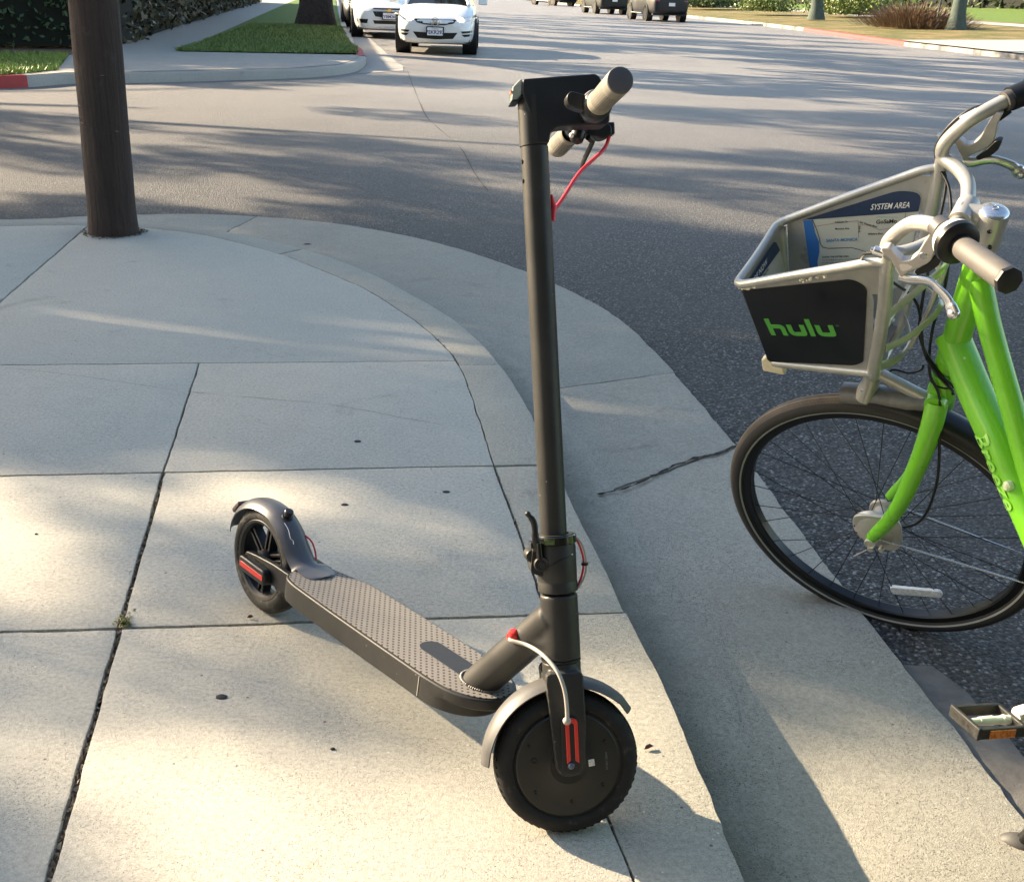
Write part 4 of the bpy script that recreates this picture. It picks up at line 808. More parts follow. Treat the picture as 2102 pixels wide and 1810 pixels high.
# brake lever and bell on the far side
mb = MB(); mb.lathe(bo(0), -Sw, [(.012, .050), (.0165, .051), (.0165, .072), (.012, .073)], 32)
mb.prism(rpoly([(.006, .008), (.034, .010), (.052, .0), (.052, -.014), (.038, -.020), (.024, -.016), (.004, -.012)], .005), lambda a, b, c: bo(c, a, b), -.084, -.056)
mb.box(bo(-.07, .045, -.004), Su*.012, Sa*.009, Sw*.012); bl = mb.build('brake_lever', K_BLACK, hbar, bevel=.002)
mb = MB(); mb.tube(smooth_path([bo(-.078, .030, -.012), bo(-.10, .026, -.026), bo(-.125, .022, -.038), bo(-.15, .022, -.044)], 5), [.006, .006, .0058]+[.0052]*13, 12, flat=.5); mb.build('lever_blade', K_BLACK, bl, smooth=70)
mb = MB(); mb.lathe(bo(-.045, -.001, -.012), (Sa*-.8+Sw*.2+Su*-.3).normalized(), [(0, .017), (.005, .0165), (.0095, .013), (.0105, .008), (.0105, -.002)], 24); mb.tube([bo(-.040, .012, -.020), bo(-.048, .020, -.024)], .0045, 10); mb.build('bell', K_BLACK, hbar, smooth=45)
mb = MB(); mb.ball(bo(-.036, -.013, -.017), .0038, 10); mb.build('bell_hammer', M('white_plastic', (.75, .75, .75), .3), hbar)
mb = MB(); mb.tube(smooth_path([bo(-.074, .052, -.012), bo(-.070, .040, -.034), S(.072, .862, -.045), S(.040, .822, -.018), S(.023, .803, -.006)], 8), .0027, 14); rc_ = mb.build('brake_cable', K_REDC, sc, smooth=80)
mb = MB(); mb.tube([S(.0215, .826, -.006), S(.0235, .808, -.006), S(.0205, .788, -.004)], [.0016, .0050, .0036], 14); mb.build('cable_sleeve', K_REDC, rc_, smooth=70)
# rear wheel, arms, fender
ro, ra = F(0, 0, .108), Fy
mb = MB(); mb.lathe(ro, ra, [(.0790, .0200), (.0800, .0212), (.0790, .0218), (.0740, .0205), (.0700, .0150), (.0685, .0), (.0700, -.015), (.074, -.0205), (.079, -.0218), (.080, -.018)], 96)
mb.lathe(ro, ra, [(0, .020), (.016, .020), (.018, .017), (.022, .006), (.022, -.006), (.018, -.017), (0, -.02)], 40)
rw = mb.build('rear_wheel', M('rear_rim_black', (.020, .021, .024), .4, var=.2, vs=25), sc, smooth=30)
mb = MB(); tyre_with_tread(mb, ro, ra, .108, .0785, .047); mb.build('tyre', RUBD, rw, smooth=50)
for k in range(6):
    a = rad(60*k+22); c_ = Fx*math.cos(a)+Fz*math.sin(a); tg = -Fx*math.sin(a)+Fz*math.cos(a)
    mb = MB()
    for s_ in (-1, 1): mb.box(ro+c_*.046+tg*s_*(.0062), c_*.026, tg*.0028, ra*.010)
    mb.box(ro+c_*.046, c_*.026, tg*.006, ra*.003); mb.build('spoke', M('rear_rim_black', (.020, .021, .024), .4), rw, bevel=.001)
mb = MB(); mb.lathe(ro-ra*.028, ra, [(.030, .001), (.055, .001), (.055, -.001), (.030, -.001)], 60, close=True); mb.build('brake_disc', CHROME, rw)
mb = MB(); mb.lathe(ro+ra*.0155+Fz*-.060+Fx*.012, ra, [(0, .004), (.004, .004), (.005, 0)], 12); mb.build('tyre_valve', K_BLACK, rw)
for s_ in (1, -1):
    mb = MB(); mb.prism(rpoly([(-.022, .096), (-.014, .127), (.020, .132), (.085, .137), (.150, .137), (.150, .095), (.10, .095), (.03, .088), (-.012, .086)], .008), FL, *(sorted((s_*.0345, s_*.046)))); arm = mb.build('rear_arm', K_BLACK, sc, bevel=.002)
    mb = MB(); rf = lambda a, b, c: F(.034+a*.995-b*.06, c, .1075+b-a*.02); mb.prism(rpoly([(-.046, -.015), (.046, -.015), (.046, .015), (-.046, .015)], .010), rf, *(sorted((s_*.0445, s_*.061)))); hs_ = mb.build('reflector_housing', K_BLACK, arm, bevel=.003)
    rf2 = rf; mb = MB(); mb.prism(rpoly([(-.041, -.0052), (.041, -.0052), (.041, .0052), (-.041, .0052)], .002), rf2, *(sorted((s_*.0608, s_*.0622)))); mb.build('side_reflector', K_RED, arm, bevel=.0006)
fpath = smooth_path([(-.130, .132, 0), (-.121, .158, 0), (-.098, .189, 0), (-.062, .2135, 0), (-.018, .2255, 0), (.028, .2235, 0), (.067, .206, 0), (.097, .180, 0), (.118, .160, 0), (.140, .1485, 0), (.168, .1455, 0), (.188, .145, 0)], 4)
fpath = [(p.x, p.y) for p in fpath]; n_ = len(fpath); tpr = [(.80+.2*min(1, i/8)) if i < 8 else (1 if i < n_-10 else 1.1*max(.12, 1-max(0, (i-n_+6)/5.4)**2.2)**.5) for i in range(n_)]
rfn = fender('rear_fender', fpath[::-1], .0295, .002, FL, M('rear_fender_plastic', (.062, .062, .070), .36, var=.12, vs=18, grime=(.13, .125, .125), gs=8, gt=.66), sc, crown=.0085, taper=tpr[::-1])
mb = MB(); bn = (Fx*.36+Fz*.93).normalized(); bc_ = F(.052, .002, .2145); mb.lathe(bc_, bn, [(.0, .0155), (.0078, .0150), (.0088, .0135), (.0085, .0075), (.0062, .0065), (.0062, .002), (.0105, .0015), (.0110, -.001)], 28); mb.build('fender_hook', K_BLACK, rfn, smooth=30)
mb = MB(); tl = F(-.108, 0, .176); tn = (Fx*-.75+Fz*.66).normalized(); tt_ = tn.cross(Fy); mb.box(tl+tn*.004, Fy*.017, tt_*.016, tn*.005); mb.build('tail_light', M('tail_lens', (.06, .02, .02), .15, coat=.5), rfn, bevel=.003)
mb = MB(); mb.tube(smooth_path([F(.082, -.021, .184), F(.096, -.0275, .176), F(.109, -.0285, .161), F(.118, -.027, .146)], 6), .0017, 10); mb.build('tail_light_cable', K_REDC, rfn, smooth=80)
mb = MB(); mb.tube(smooth_path([F(.064, .0155, .2085), F(.078, .0145, .199), F(.090, .0165, .187), F(.094, .013, .183), F(.099, .0145, .178)], 4), .0006, 6); mb.build('fender_scratch', M('scratch', (.5, .5, .55), .5), rfn)
mb = MB(); mb.tube(smooth_path([F(.24, -.045, .098), F(.21, -.085, .05), F(.20, -.122, .0185)], 5), .0065, 12); mb.ball(F(.20, -.124, .0185), .009, 10); mb.build('kickstand', K_GREY, sc, smooth=60)
# ------------------------------------------------------------------ share bicycle
BO = V((.77582, 2.17604, .15626)); Bs, Bt, Bw = V((-.84954, .52752, 0)), V((-.21874, -.35226, .90998)), V((-.48003, -.77307, -.41465))
B = frame(BO, Bs, Bt, Bw)
G_PAINT = M('green_bike_paint', (.13, .50, .015), .32, var=.07, vs=14, coat=.35, bump=.04, bs=30, bd=.001, grime=(.10, .34, .02), gs=9, gt=.66)
t = NT('green_bike_paint'); c = t.mix(t.mr(t.noise(5, 5), .3, .7, 0, 1), (.14, .44, .012), (.18, .54, .018)); c = t.mix(t.mr(t.noise(16, 8, .8, dist=.5), .62, .70, 0, .55), c, (.075, .20, .02))
v_ = t.vor(70); vcs = t.n('SeparateColor'); t.L(t.vor(70, out='Color'), vcs.inputs[0]); chip = t.math('MULTIPLY', t.math('GREATER_THAN', vcs.outputs[0], .955), t.mr(v_, .12, .2, 1, 0)); c = t.mix(chip, c, (.55, .6, .42))
mpg = t.n('Mapping'); t.L(t.co, mpg.inputs[0]); mpg.inputs['Scale'].default_value = (260, 260, 14); scr = t.noise(1.0, 2, .5, vec=mpg.outputs[0]); c = t.mix(t.mr(scr, .70, .74, 0, .4), c, (.30, .55, .16))
t.L(c, t.b.inputs['Base Color']); t.L(t.mr(t.noise(9, 5), .3, .7, .22, .48), t.b.inputs['Roughness']); t.b.inputs['Coat Weight'].default_value = .45; t.b.inputs['Coat Roughness'].default_value = .12; t.L(t.bump(t.math('ADD', t.noise(22, 3), t.math('MULTIPLY', chip, -.6)), .12, .002), t.b.inputs['Normal']); G_PAINT = t.m
S_PAINT = M('champagne_bike_paint', (.42, .41, .375), .32, metal=.5, var=.10, vs=26, bump=.2, bs=180, bd=.0005, grime=(.26, .24, .20), gs=16, gt=.60)
S_WORN = M('worn_grey_metal', (.16, .155, .145), .45, metal=.4, var=.3, vs=30, bump=.2, bs=120, bd=.0006, grime=(.36, .34, .30), gs=40, gt=.64)
ALU = M('polished_aluminium', (.62, .62, .64), .24, metal=.9, var=.08, vs=30)
CREAM = M('cream_hub_enamel', (.46, .43, .38), .38, metal=.35, var=.12, vs=30, grime=(.2, .16, .12), gs=30, gt=.62)
BRUB = M('bicycle_tyre_rubber', (.022, .021, .020), .75, var=.3, vs=40, bump=.4, bs=180, bd=.001, grime=(.06, .052, .042), gs=14, gt=.5)
BBLK = M('bike_black_plastic', (.014, .014, .016), .38, var=.15, vs=20)
BGRIP = M('bike_grip_grey', (.085, .078, .072), .62, var=.08, vs=50, bump=.25, bs=500, bd=.0004)
CAB = M('black_cable_housing', (.012, .012, .013), .4)
bk = thing('bicycle', (1.0, 1.6, ROAD), 'bright green share bicycle with champagne front basket leaning on its stand', 'bicycle')
def tread_mat():
    t = NT('bicycle_tread'); uvn = t.n('UVMap'); sx = t.n('SeparateXYZ'); t.L(uvn.outputs[0], sx.inputs[0]); av = t.math('ABSOLUTE', sx.outputs[1])
    g = t.math('FRACT', t.math('ADD', t.math('MULTIPLY', sx.outputs[0], 105), t.math('MULTIPLY', av, 1.2))); gr_ = t.mr(g, .30, .42, 1, 0)
    ln = t.math('FRACT', t.math('MULTIPLY', av, 3.2)); lnr = t.mr(ln, .14, .22, 1, 0)
    zone = t.mr(av, .86, .95, 1, 0); gg = t.math('MULTIPLY', t.math('MAXIMUM', t.math('MULTIPLY', gr_, t.mr(av, .28, .36, 0, 1)), lnr), zone)
    dust = t.mix(t.mr(t.noise(18, 5), .35, .65, 0, 1), (.105, .082, .058), (.165, .13, .095)); c = t.mix(t.mr(av, .75, 1.0, 0, 1), dust, (.028, .026, .024)); c = t.mix(t.math('MULTIPLY', gg, .85), c, (.018, .016, .014))
    t.L(c, t.b.inputs['Base Color']); t.b.inputs['Roughness'].default_value = .85; t.L(t.bump(t.math('MULTIPLY', gg, -1), 1, .003), t.b.inputs['Normal']); return t.m
TREAD = tread_mat()
def bike_wheel(name, o, s_, t_, w_, hub_front, nsp=32):
    R = .334; fr = frame(o, s_, t_, w_)
    mb = MB(); prof = [(.283, .010), (.286, .0135), (.300, .0135), (.302, .011), (.302, -.011), (.300, -.0135), (.286, -.0135), (.283, -.010)]
    mb.lathe(o, w_, prof, 128, close=True); rim = mb.build(name, M('rim_black', (.014, .014, .015), .35, var=.2, vs=30), bk, smooth=35)
    mb = MB(); tp_ = [(.299, .0130), (.303, .0185), (.311, .0215), (.320, .0200), (.328, .0140), (.332, .008), (.334, .0)]; tp_ += [(r_, -w__) for r_, w__ in tp_[-2::-1]]
    mb.lathe(o, w_, tp_, 180); ty = mb.build('tyre', TREAD, rim, smooth=60, recalc=True); ul = ty.data.uv_layers.new(name='UVMap'); c0 = o-V(parent_base(bk))
    for pl in ty.data.polygons:
        an = []
        for li in pl.loop_indices:
            p = ty.data.vertices[ty.data.loops[li].vertex_index].co-c0; r_ = math.hypot(p.dot(s_), p.dot(t_)); wv = p.dot(w_); an.append([li, math.atan2(p.dot(t_), p.dot(s_)), math.copysign(min(1.3, max(0, (.334-r_)/.014+abs(wv)/.02*.45)), wv)])
        if max(a[1] for a in an)-min(a[1] for a in an) > 3:
            for a in an:
                if a[1] < 0: a[1] += 2*math.pi
        for li, a_, w__ in an: ul.data[li].uv = (a_, w__)
    for sg in (1, -1):
        mb = MB(); mb.lathe(o, w_*sg, [(.3025, .0188), (.3060, .0209), (.3062, .0204)], 160); mb.build('reflective_stripe', M('reflective_stripe', (.33, .32, .30), .5, var=.15, vs=40), rim, smooth=60)
    for k in range(nsp):
        sg = 1 if k % 2 else -1; a = 2*math.pi*k/nsp; hr = .029 if (sg > 0 or not hub_front) else .024; off = (1 if (k//2) % 2 else -1)*.95
        p0 = fr(hr*math.cos(a+off), hr*math.sin(a+off), sg*.026); p1 = fr(.285*math.cos(a), .285*math.sin(a), sg*.003)
        mb = MB(); mb.tube([p0, p1], .00095, 5); mb.build('spoke', M('spoke_steel', (.045, .045, .045), .4, metal=.5), rim)
    return rim, fr
fwh, fr_ = bike_wheel('front_wheel', BO, Bs, Bt, Bw, True)
# hub with its pale brake drum
mb = MB(); mb.lathe(BO, Bw, [(0, .046), (.018, .045), (.036, .040), (.047, .034), (.050, .029), (.050, .026), (.044, .024), (.030, .022), (.0215, .018), (.0215, -.018), (.031, -.020), (.033, -.026), (.027, -.030), (.016, -.034), (0, -.034)], 64); hub = mb.build('hub', CREAM, fwh, smooth=30)
mb = MB()
for k in range(14): a_ = 2*math.pi*k/14; mb.lathe(B(.0435*math.cos(a_), .0435*math.sin(a_), .0352), Bw, [(0, .0022), (.0022, .0020), (.0026, 0)], 8)
mb.build('flange_rivets', M('rivet_dark', (.10, .08, .06), .5, metal=.4), hub)
mb = MB(); mb.prism(rpoly([(-.004, -.020), (.050, .008), (.044, .034), (.018, .044), (-.040, .056), (-.052, .034), (-.056, -.026), (-.036, -.048), (-.006, -.046)], .014), B, .030, .0385); mb.build('brake_plate', CREAM, fwh, bevel=.002)
mb = MB(); mb.lathe(BO, Bw, [(0, .074), (.007, .074), (.0085, .0735), (.0100, .0755), (.0112, .0745), (.0112, .060), (.0, .060)], 28); mb.build('axle_nut', M('axle_nut_pale', (.46, .45, .36), .4, var=.2, vs=60), fwh, smooth=30)
mb = MB(); mb.lathe(B(-.020, -.026, .050), Bw, [(0, .012), (.005, .012), (.006, .010), (.006, 0)], 16); mb.lathe(B(.002, -.030, .052), Bw, [(0, .012), (.006, .012), (.0065, .008), (.0065, 0)], 16); mb.tube([B(.004, -.030, .060), B(.037, -.066, .062)], .0012, 6); mb.build('cable_anchor', CREAM, fwh)
mb = MB(); c_ = V((-.083, -.188)); d_ = V((-.955, .30)).normalized(); rfp = [(c_.x+d_.x*a-d_.y*b_, c_.y+d_.y*a+d_.x*b_) for a, b_ in rpoly([(-.056, -.0115), (.056, -.010), (.056, .010), (-.056, .0115)], .008)]
mb.prism(rfp, B, .006, .014); mb.build('spoke_reflector', M('white_reflector', (.62, .64, .66), .25, var=.2, vs=120, bump=.4, bs=300, bd=.001), fwh, bevel=.0015)
# fork
fk = None
for sg in (1, -1):
    P = smooth_path([B(-.102, .372, sg*.022), B(-.100, .335, sg*.040), B(-.090, .272, sg*.050), B(-.077, .215, sg*.055), B(-.060, .145, sg*.058), B(-.036, .075, sg*.060), B(-.010, .024, sg*.061), B(.000, .004, sg*.061)], 5); n_ = len(P)
    mb = MB(); mb.tube(P, [.0205-.0085*(i/(n_-1))**1.3 for i in range(n_)], 22)
    if sg == 1:
        mb.tube([B(-.108, .43, 0), B(-.104, .39, 0), B(-.1, .365, 0)], [.023, .026, .022], 24)
    fk_ = mb.build('fork' if sg == 1 else 'fork_blade', G_PAINT, fk or bk, smooth=70); fk = fk or fk_
mb = MB(); mb.tube([B(-.101, .375, -.035), B(-.101, .375, .035)], .0195, 20); mb.build('fork_crown', G_PAINT, fk, smooth=70)
mb = MB(); P = smooth_path([B(-.10, .40, 0), B(-.10, .395, 0)], 2); mb.lathe(B(-.106, .412, 0), (B(-.152, .70, 0)-B(-.106, .412, 0)).normalized(), [(.0232, -.001), (.0262, 0), (.0262, .002), (.0232, .003)], 32); mb.build('crown_seam', BBLK, fk)
# head tube and main frame
Q = B(-.115, .46, 0); FR_r, FR_u, FR_n = V((.259, -.966, 0)), V((-.205, -.055, .977)), V((-.944, -.253, -.212)); FR = frame(Q, FR_r, FR_u, FR_n)
hax = (B(-.152, .70, 0)-B(-.108, .43, 0)).normalized()
mb = MB(); h0 = B(-.1105, .442, 0); mb.tube([h0, h0+hax*.235], .0242, 36); frm = mb.build('frame', G_PAINT, bk, smooth=60)
P = smooth_path([FR(.004, .050), FR(.035, .009), FR(.081, -.049), FR(.133, -.106), FR(.177, -.160), FR(.220, -.212), FR(.28, -.28), FR(.36, -.35), FR(.44, -.40)], 5)
mb = MB(); mb.tube(P, [.0305]*len(P), 36, flat=.95, up=FR_u); dtube = mb.build('down_tube', G_PAINT, bk, smooth=70)
P2 = smooth_path([FR(.075, .185), FR(.092, .150), FR(.111, .097), FR(.140, .034), FR(.172, -.031), FR(.205, -.105), FR(.26, -.20), FR(.36, -.31), FR(.45, -.36)], 5)
mb = MB(); mb.tube(P2, [.0225, .0215, .0205]+[.0195]*(len(P2)-3), 30); mb.build('top_tube', G_PAINT, bk, smooth=70)
mb = MB(); mb.lathe(FR(.196, -.158, .026), FR_n, [(0, .006), (.006, .0055), (.009, .002), (.009, -.006)], 20); mb.build('frame_boss', M('pale_boss', (.55, .6, .4), .3), dtube)
def on_dt(x, y):   # lettering wrapped on the down tube; x runs down the tube, y round it
    L_ = 0; k = 0
    while k < len(P)-2 and L_+(P[k+1]-P[k]).length < x: L_ += (P[k+1]-P[k]).length; k += 1
    T_ = (P[k+1]-P[k]).normalized(); c0 = P[k]+T_*(x-L_); side_ = (FR_n-T_*FR_n.dot(T_)).normalized(); up_ = T_.cross(side_)*-1; up_ = up_ if up_.dot(FR_r) > 0 else up_*-1
    a = y/.030; return c0+(side_*math.cos(a)+up_*math.sin(a)*.95)*.0312
text('frame_lettering', 'Breeze', M('pale_green_print', (.27, .64, .08), .4), dtube, lambda x, y: on_dt(.178+x, y-.014), .048, shear=.25, space=1.05, bold=.0008)
# rest of the bicycle beyond the frame edge
BBc = FR(.44, -.40); RWc = FR(.86, -.395); STt = FR(.56, .06)
mb = MB(); mb.tube([BBc+FR_n*.036, BBc-FR_n*.036], .024, 24); mb.tube([BBc, STt], .018, 20)
for sg in (1, -1): mb.tube(smooth_path([BBc+FR_n*sg*.02, BBc.lerp(RWc, .4)+FR_n*sg*.05, RWc+FR_n*sg*.065], 5), .011, 12); mb.tube([FR(.53, -.06, sg*.018), RWc+FR_n*sg*.065], .009, 12)
mb.build('rear_triangle', G_PAINT, bk, smooth=60)
bike_wheel('rear_wheel', RWc, -FR_r, FR_u, FR_n, False, 28)
mb = MB(); mb.tube([STt, FR(.605, .26)], .0135, 16); mb.build('seat_post', ALU, bk)
mb = MB(); sp_ = frame(FR(.60, .275), -FR_r, FR_n, FR_u)
for i in range(9): pass
mb.ring_loft([[sp_(x, w__*math.cos(a), h_*math.sin(a)+.02) for a in [2*math.pi*j/16 for j in range(16)]] for x, w__, h_ in ((-.14, .02, .012), (-.13, .075, .03), (-.08, .085, .035), (-.02, .06, .032), (.04, .03, .028), (.11, .02, .024), (.14, .008, .010))]); mb.build('saddle', BBLK, bk, smooth=70)
mb = MB(); mb.tube([BBc, BBc+FR_n*.085], .009, 12); mb.build('crank_axle', ALU, bk)
def crank(sg, end):
    mb = MB(); a = BBc+FR_n*sg*.080; e = end-FR_n*sg*.035; mb.tube([a, e], [.014, .011], 14, flat=.55, up=FR_n); mb.lathe(e, FR_n*sg, [(0, .012), (.012, .012), (.014, .008), (.014, -.008), (0, -.008)], 20); ck = mb.build('crank', M('pale_crank', (.62, .60, .50), .35, var=.1, vs=40), bk, smooth=60)
    pr_ = V((.80, -.60, 0)) if sg > 0 else FR_r; pu = V((.05, .08, .99)); pf = FR_n*sg; pf = (pf-pu*pf.dot(pu)).normalized(); px_ = pf.cross(pu).normalized()
    pe = frame(end+pf*.012, pf, px_, pu); mb = MB(); mb.tube([pe(-.03, 0), pe(.052, 0)], [.008, .006], 12); mb.ball(pe(-.012, 0), .009, 12); mb.tube([pe(.01, 0), pe(.035, .0)], [.0085, .0075], 12); ps = mb.build('pedal_spindle', M('pale_crank', (.62, .60, .50), .35), ck, smooth=70)
    mb = MB()
    for yy in (-1, 1): mb.box(pe(.018, yy*.036, 0), pf*.046, px_*.0045, pu*.0095)
    mb.box(pe(.062, 0, 0), pf*.0035, px_*.040, pu*.011); mb.box(pe(-.026, 0, 0), pf*.0035, px_*.040, pu*.009); mb.build('pedal', M('pedal_black', (.03, .03, .028), .6, var=.5, vs=60, bump=.5, bs=200, bd=.001), ck, bevel=.002)
    for yy in (-1, 1):
        mb = MB(); mb.box(pe(.020, yy*.0412, 0), pf*.024, px_*.0015, pu*.0075); mb.build('pedal_reflector', M('amber_reflector', (.45, .13, .02), .3, var=.3, vs=150), ck, bevel=.0008)
pedl = FR(.335, -.508, .132); crank(1, pedl); crank(-1, BBc-(pedl-FR_n*.135-BBc)-FR_n*.135)
mb = MB(); ring = [(.085*math.cos(a), .085*math.sin(a)) for a in [2*math.pi*k/40 for k in range(40)]]; mb.lathe(BBc-FR_n*.045, FR_n, [(0, .002), (.085, .002), (.090, 0), (.085, -.002), (0, -.002)], 48); mb.build('chain_ring', BBLK, bk)
ft = FR(.43, -.697, .174); mb = MB(); kt = FR(.52, -.42, .03); mb.tube([kt, kt.lerp(ft, .5), ft+V((0, 0, .012))], [.0095, .010, .0125], 16); mb.build('kickstand', BBLK, bk, smooth=60)
ks = bk.children[-1]; mb = MB(); kd = (ft-kt); kd.z = 0; kd.normalize(); kx = V((-kd.y, kd.x, 0)); mb.ring_loft([[V((ft.x, ft.y, h_))+kd*(.030*r_*math.cos(a))+kx*(.018*r_*math.sin(a)) for a in [2*math.pi*j/24 for j in range(24)]] for h_, r_ in ((-.1295, 1), (-.127, 1.06), (-.121, .9), (-.112, .45))]); mb.build('kickstand_foot', M('foot_rubber', (.05, .048, .045), .6), ks, smooth=60)
# front fender, carrier arm
mb = MB(); rings = []
for k in range(33):
    a = rad(86+k*2.7); r_ = .350; c0 = B(0, 0, 0)+Bs*math.cos(a)*r_+Bt*math.sin(a)*r_; n0 = (Bs*math.cos(a)+Bt*math.sin(a)); rings.append([c0+Bw*(.029*math.sin(t_))-n0*(.022*(1-math.cos(t_)*1)) for t_ in [rad(-85+17*j) for j in range(11)]]+[c0+Bw*(.0275*math.sin(t_))-n0*(.0015+.022*(1-math.cos(t_))) for t_ in [rad(85-17*j) for j in range(11)]])
mb.ring_loft(rings); ff = mb.build('front_fender', M('fender_black', (.018, .018, .021), .35, var=.2, vs=20, grime=(.05, .048, .045), gs=20, gt=.6), bk, smooth=60)
mb = MB(); mb.tube(smooth_path([B(-.085, .352, 0), B(-.03, .345, 0), B(.03, .338, 0), B(.073, .331, 0), B(.080, .330, 0)], 4), [.0175]*3+[.019]*12+[.0165, .010], 22, flat=1.25, up=Bt); arm_ = mb.build('carrier_arm', S_WORN, bk, smooth=60)
mb = MB(); mb.tube([B(.034, .340, 0), B(.026, .372, 0), B(.020, .402, 0), B(.012, .440, 0)], [.021, .016, .0145, .016], 20, flat=1.4, up=Bs); mb.tube(smooth_path([B(.010, .395, 0), B(-.02, .382, 0), B(-.07, .362, 0), B(-.088, .356, 0)], 4), [.012]*13, 14); mb.build('carrier_bracket', S_PAINT, arm_, smooth=60)
for s_, t_ in ((.034, .365), (.028, .34), (-.01, .338)): mb = MB(); mb.lathe(B(s_, t_, .019), Bw, [(0, .004), (.003, .004), (.005, .003), (.005, -.004)], 10); mb.build('carrier_bolt', ALU, arm_)
for sg in (1, -1):
    mb = MB(); mb.tube([B(-.004, -.002, sg*.052), B(-.343, -.045, sg*.031)], .0022, 8); mb.build('fender_stay', ALU, ff, smooth=60)
# handlebar
bpts = [(-.118, .764, 0), (-.114, .765, .035), (-.100, .768, .085), (-.072, .768, .125), (-.045, .772, .144), (-.046, .798, .1475), (-.080, .838, .155), (-.124, .860, .186), (-.150, .864, .212), (-.176, .867, .240), (-.25, .8835, .3175)]
fullp = [B(s_, t_, -w__) for s_, t_, w__ in bpts[:0:-1]]+[B(s_, t_, w__) for s_, t_, w__ in bpts]
mb = MB(); mb.tube(smooth_path(fullp, 6), .0118, 22, up=Bt); hbk = mb.build('handlebar', S_PAINT, bk, smooth=70)
cp = B(-.163, .772, 0); mb = MB(); mb.tube([cp-hax*.062, cp-hax*.004, cp+hax*.002], [.0245, .0245, .0235], 36); mb.tube([B(-.160, .762, 0), B(-.130, .764, 0), B(-.112, .765, 0)], [.019, .0165, .018], 24); mb.tube([B(-.118, .764, -.026), B(-.118, .764, .026)], .0185, 28); stm = mb.build('stem', S_PAINT, bk, smooth=50)
mb = MB(); mb.lathe(cp+hax*.002, hax, [(0, .0075), (.006, .0072), (.016, .0050), (.0225, .001), (.0235, -.002), (.0225, -.003)], 36); mb.lathe(cp+hax*.004, hax, [(0, .0045), (.004, .0045), (.0045, .0065), (.006, .006)], 14); mb.build('stem_cap', ALU, stm, smooth=50)
for q in ((-.160, .722, .0235), (-.158, .752, .0235)):
    mb = MB(); mb.lathe(B(*q)-Bs*.006, (Bw*.9-Bs*.45).normalized(), [(0, .0008), (.002, .0008), (.0035, .0015), (.004, 0), (.004, -.003)], 14); mb.build('stem_bolt', BBLK, stm)
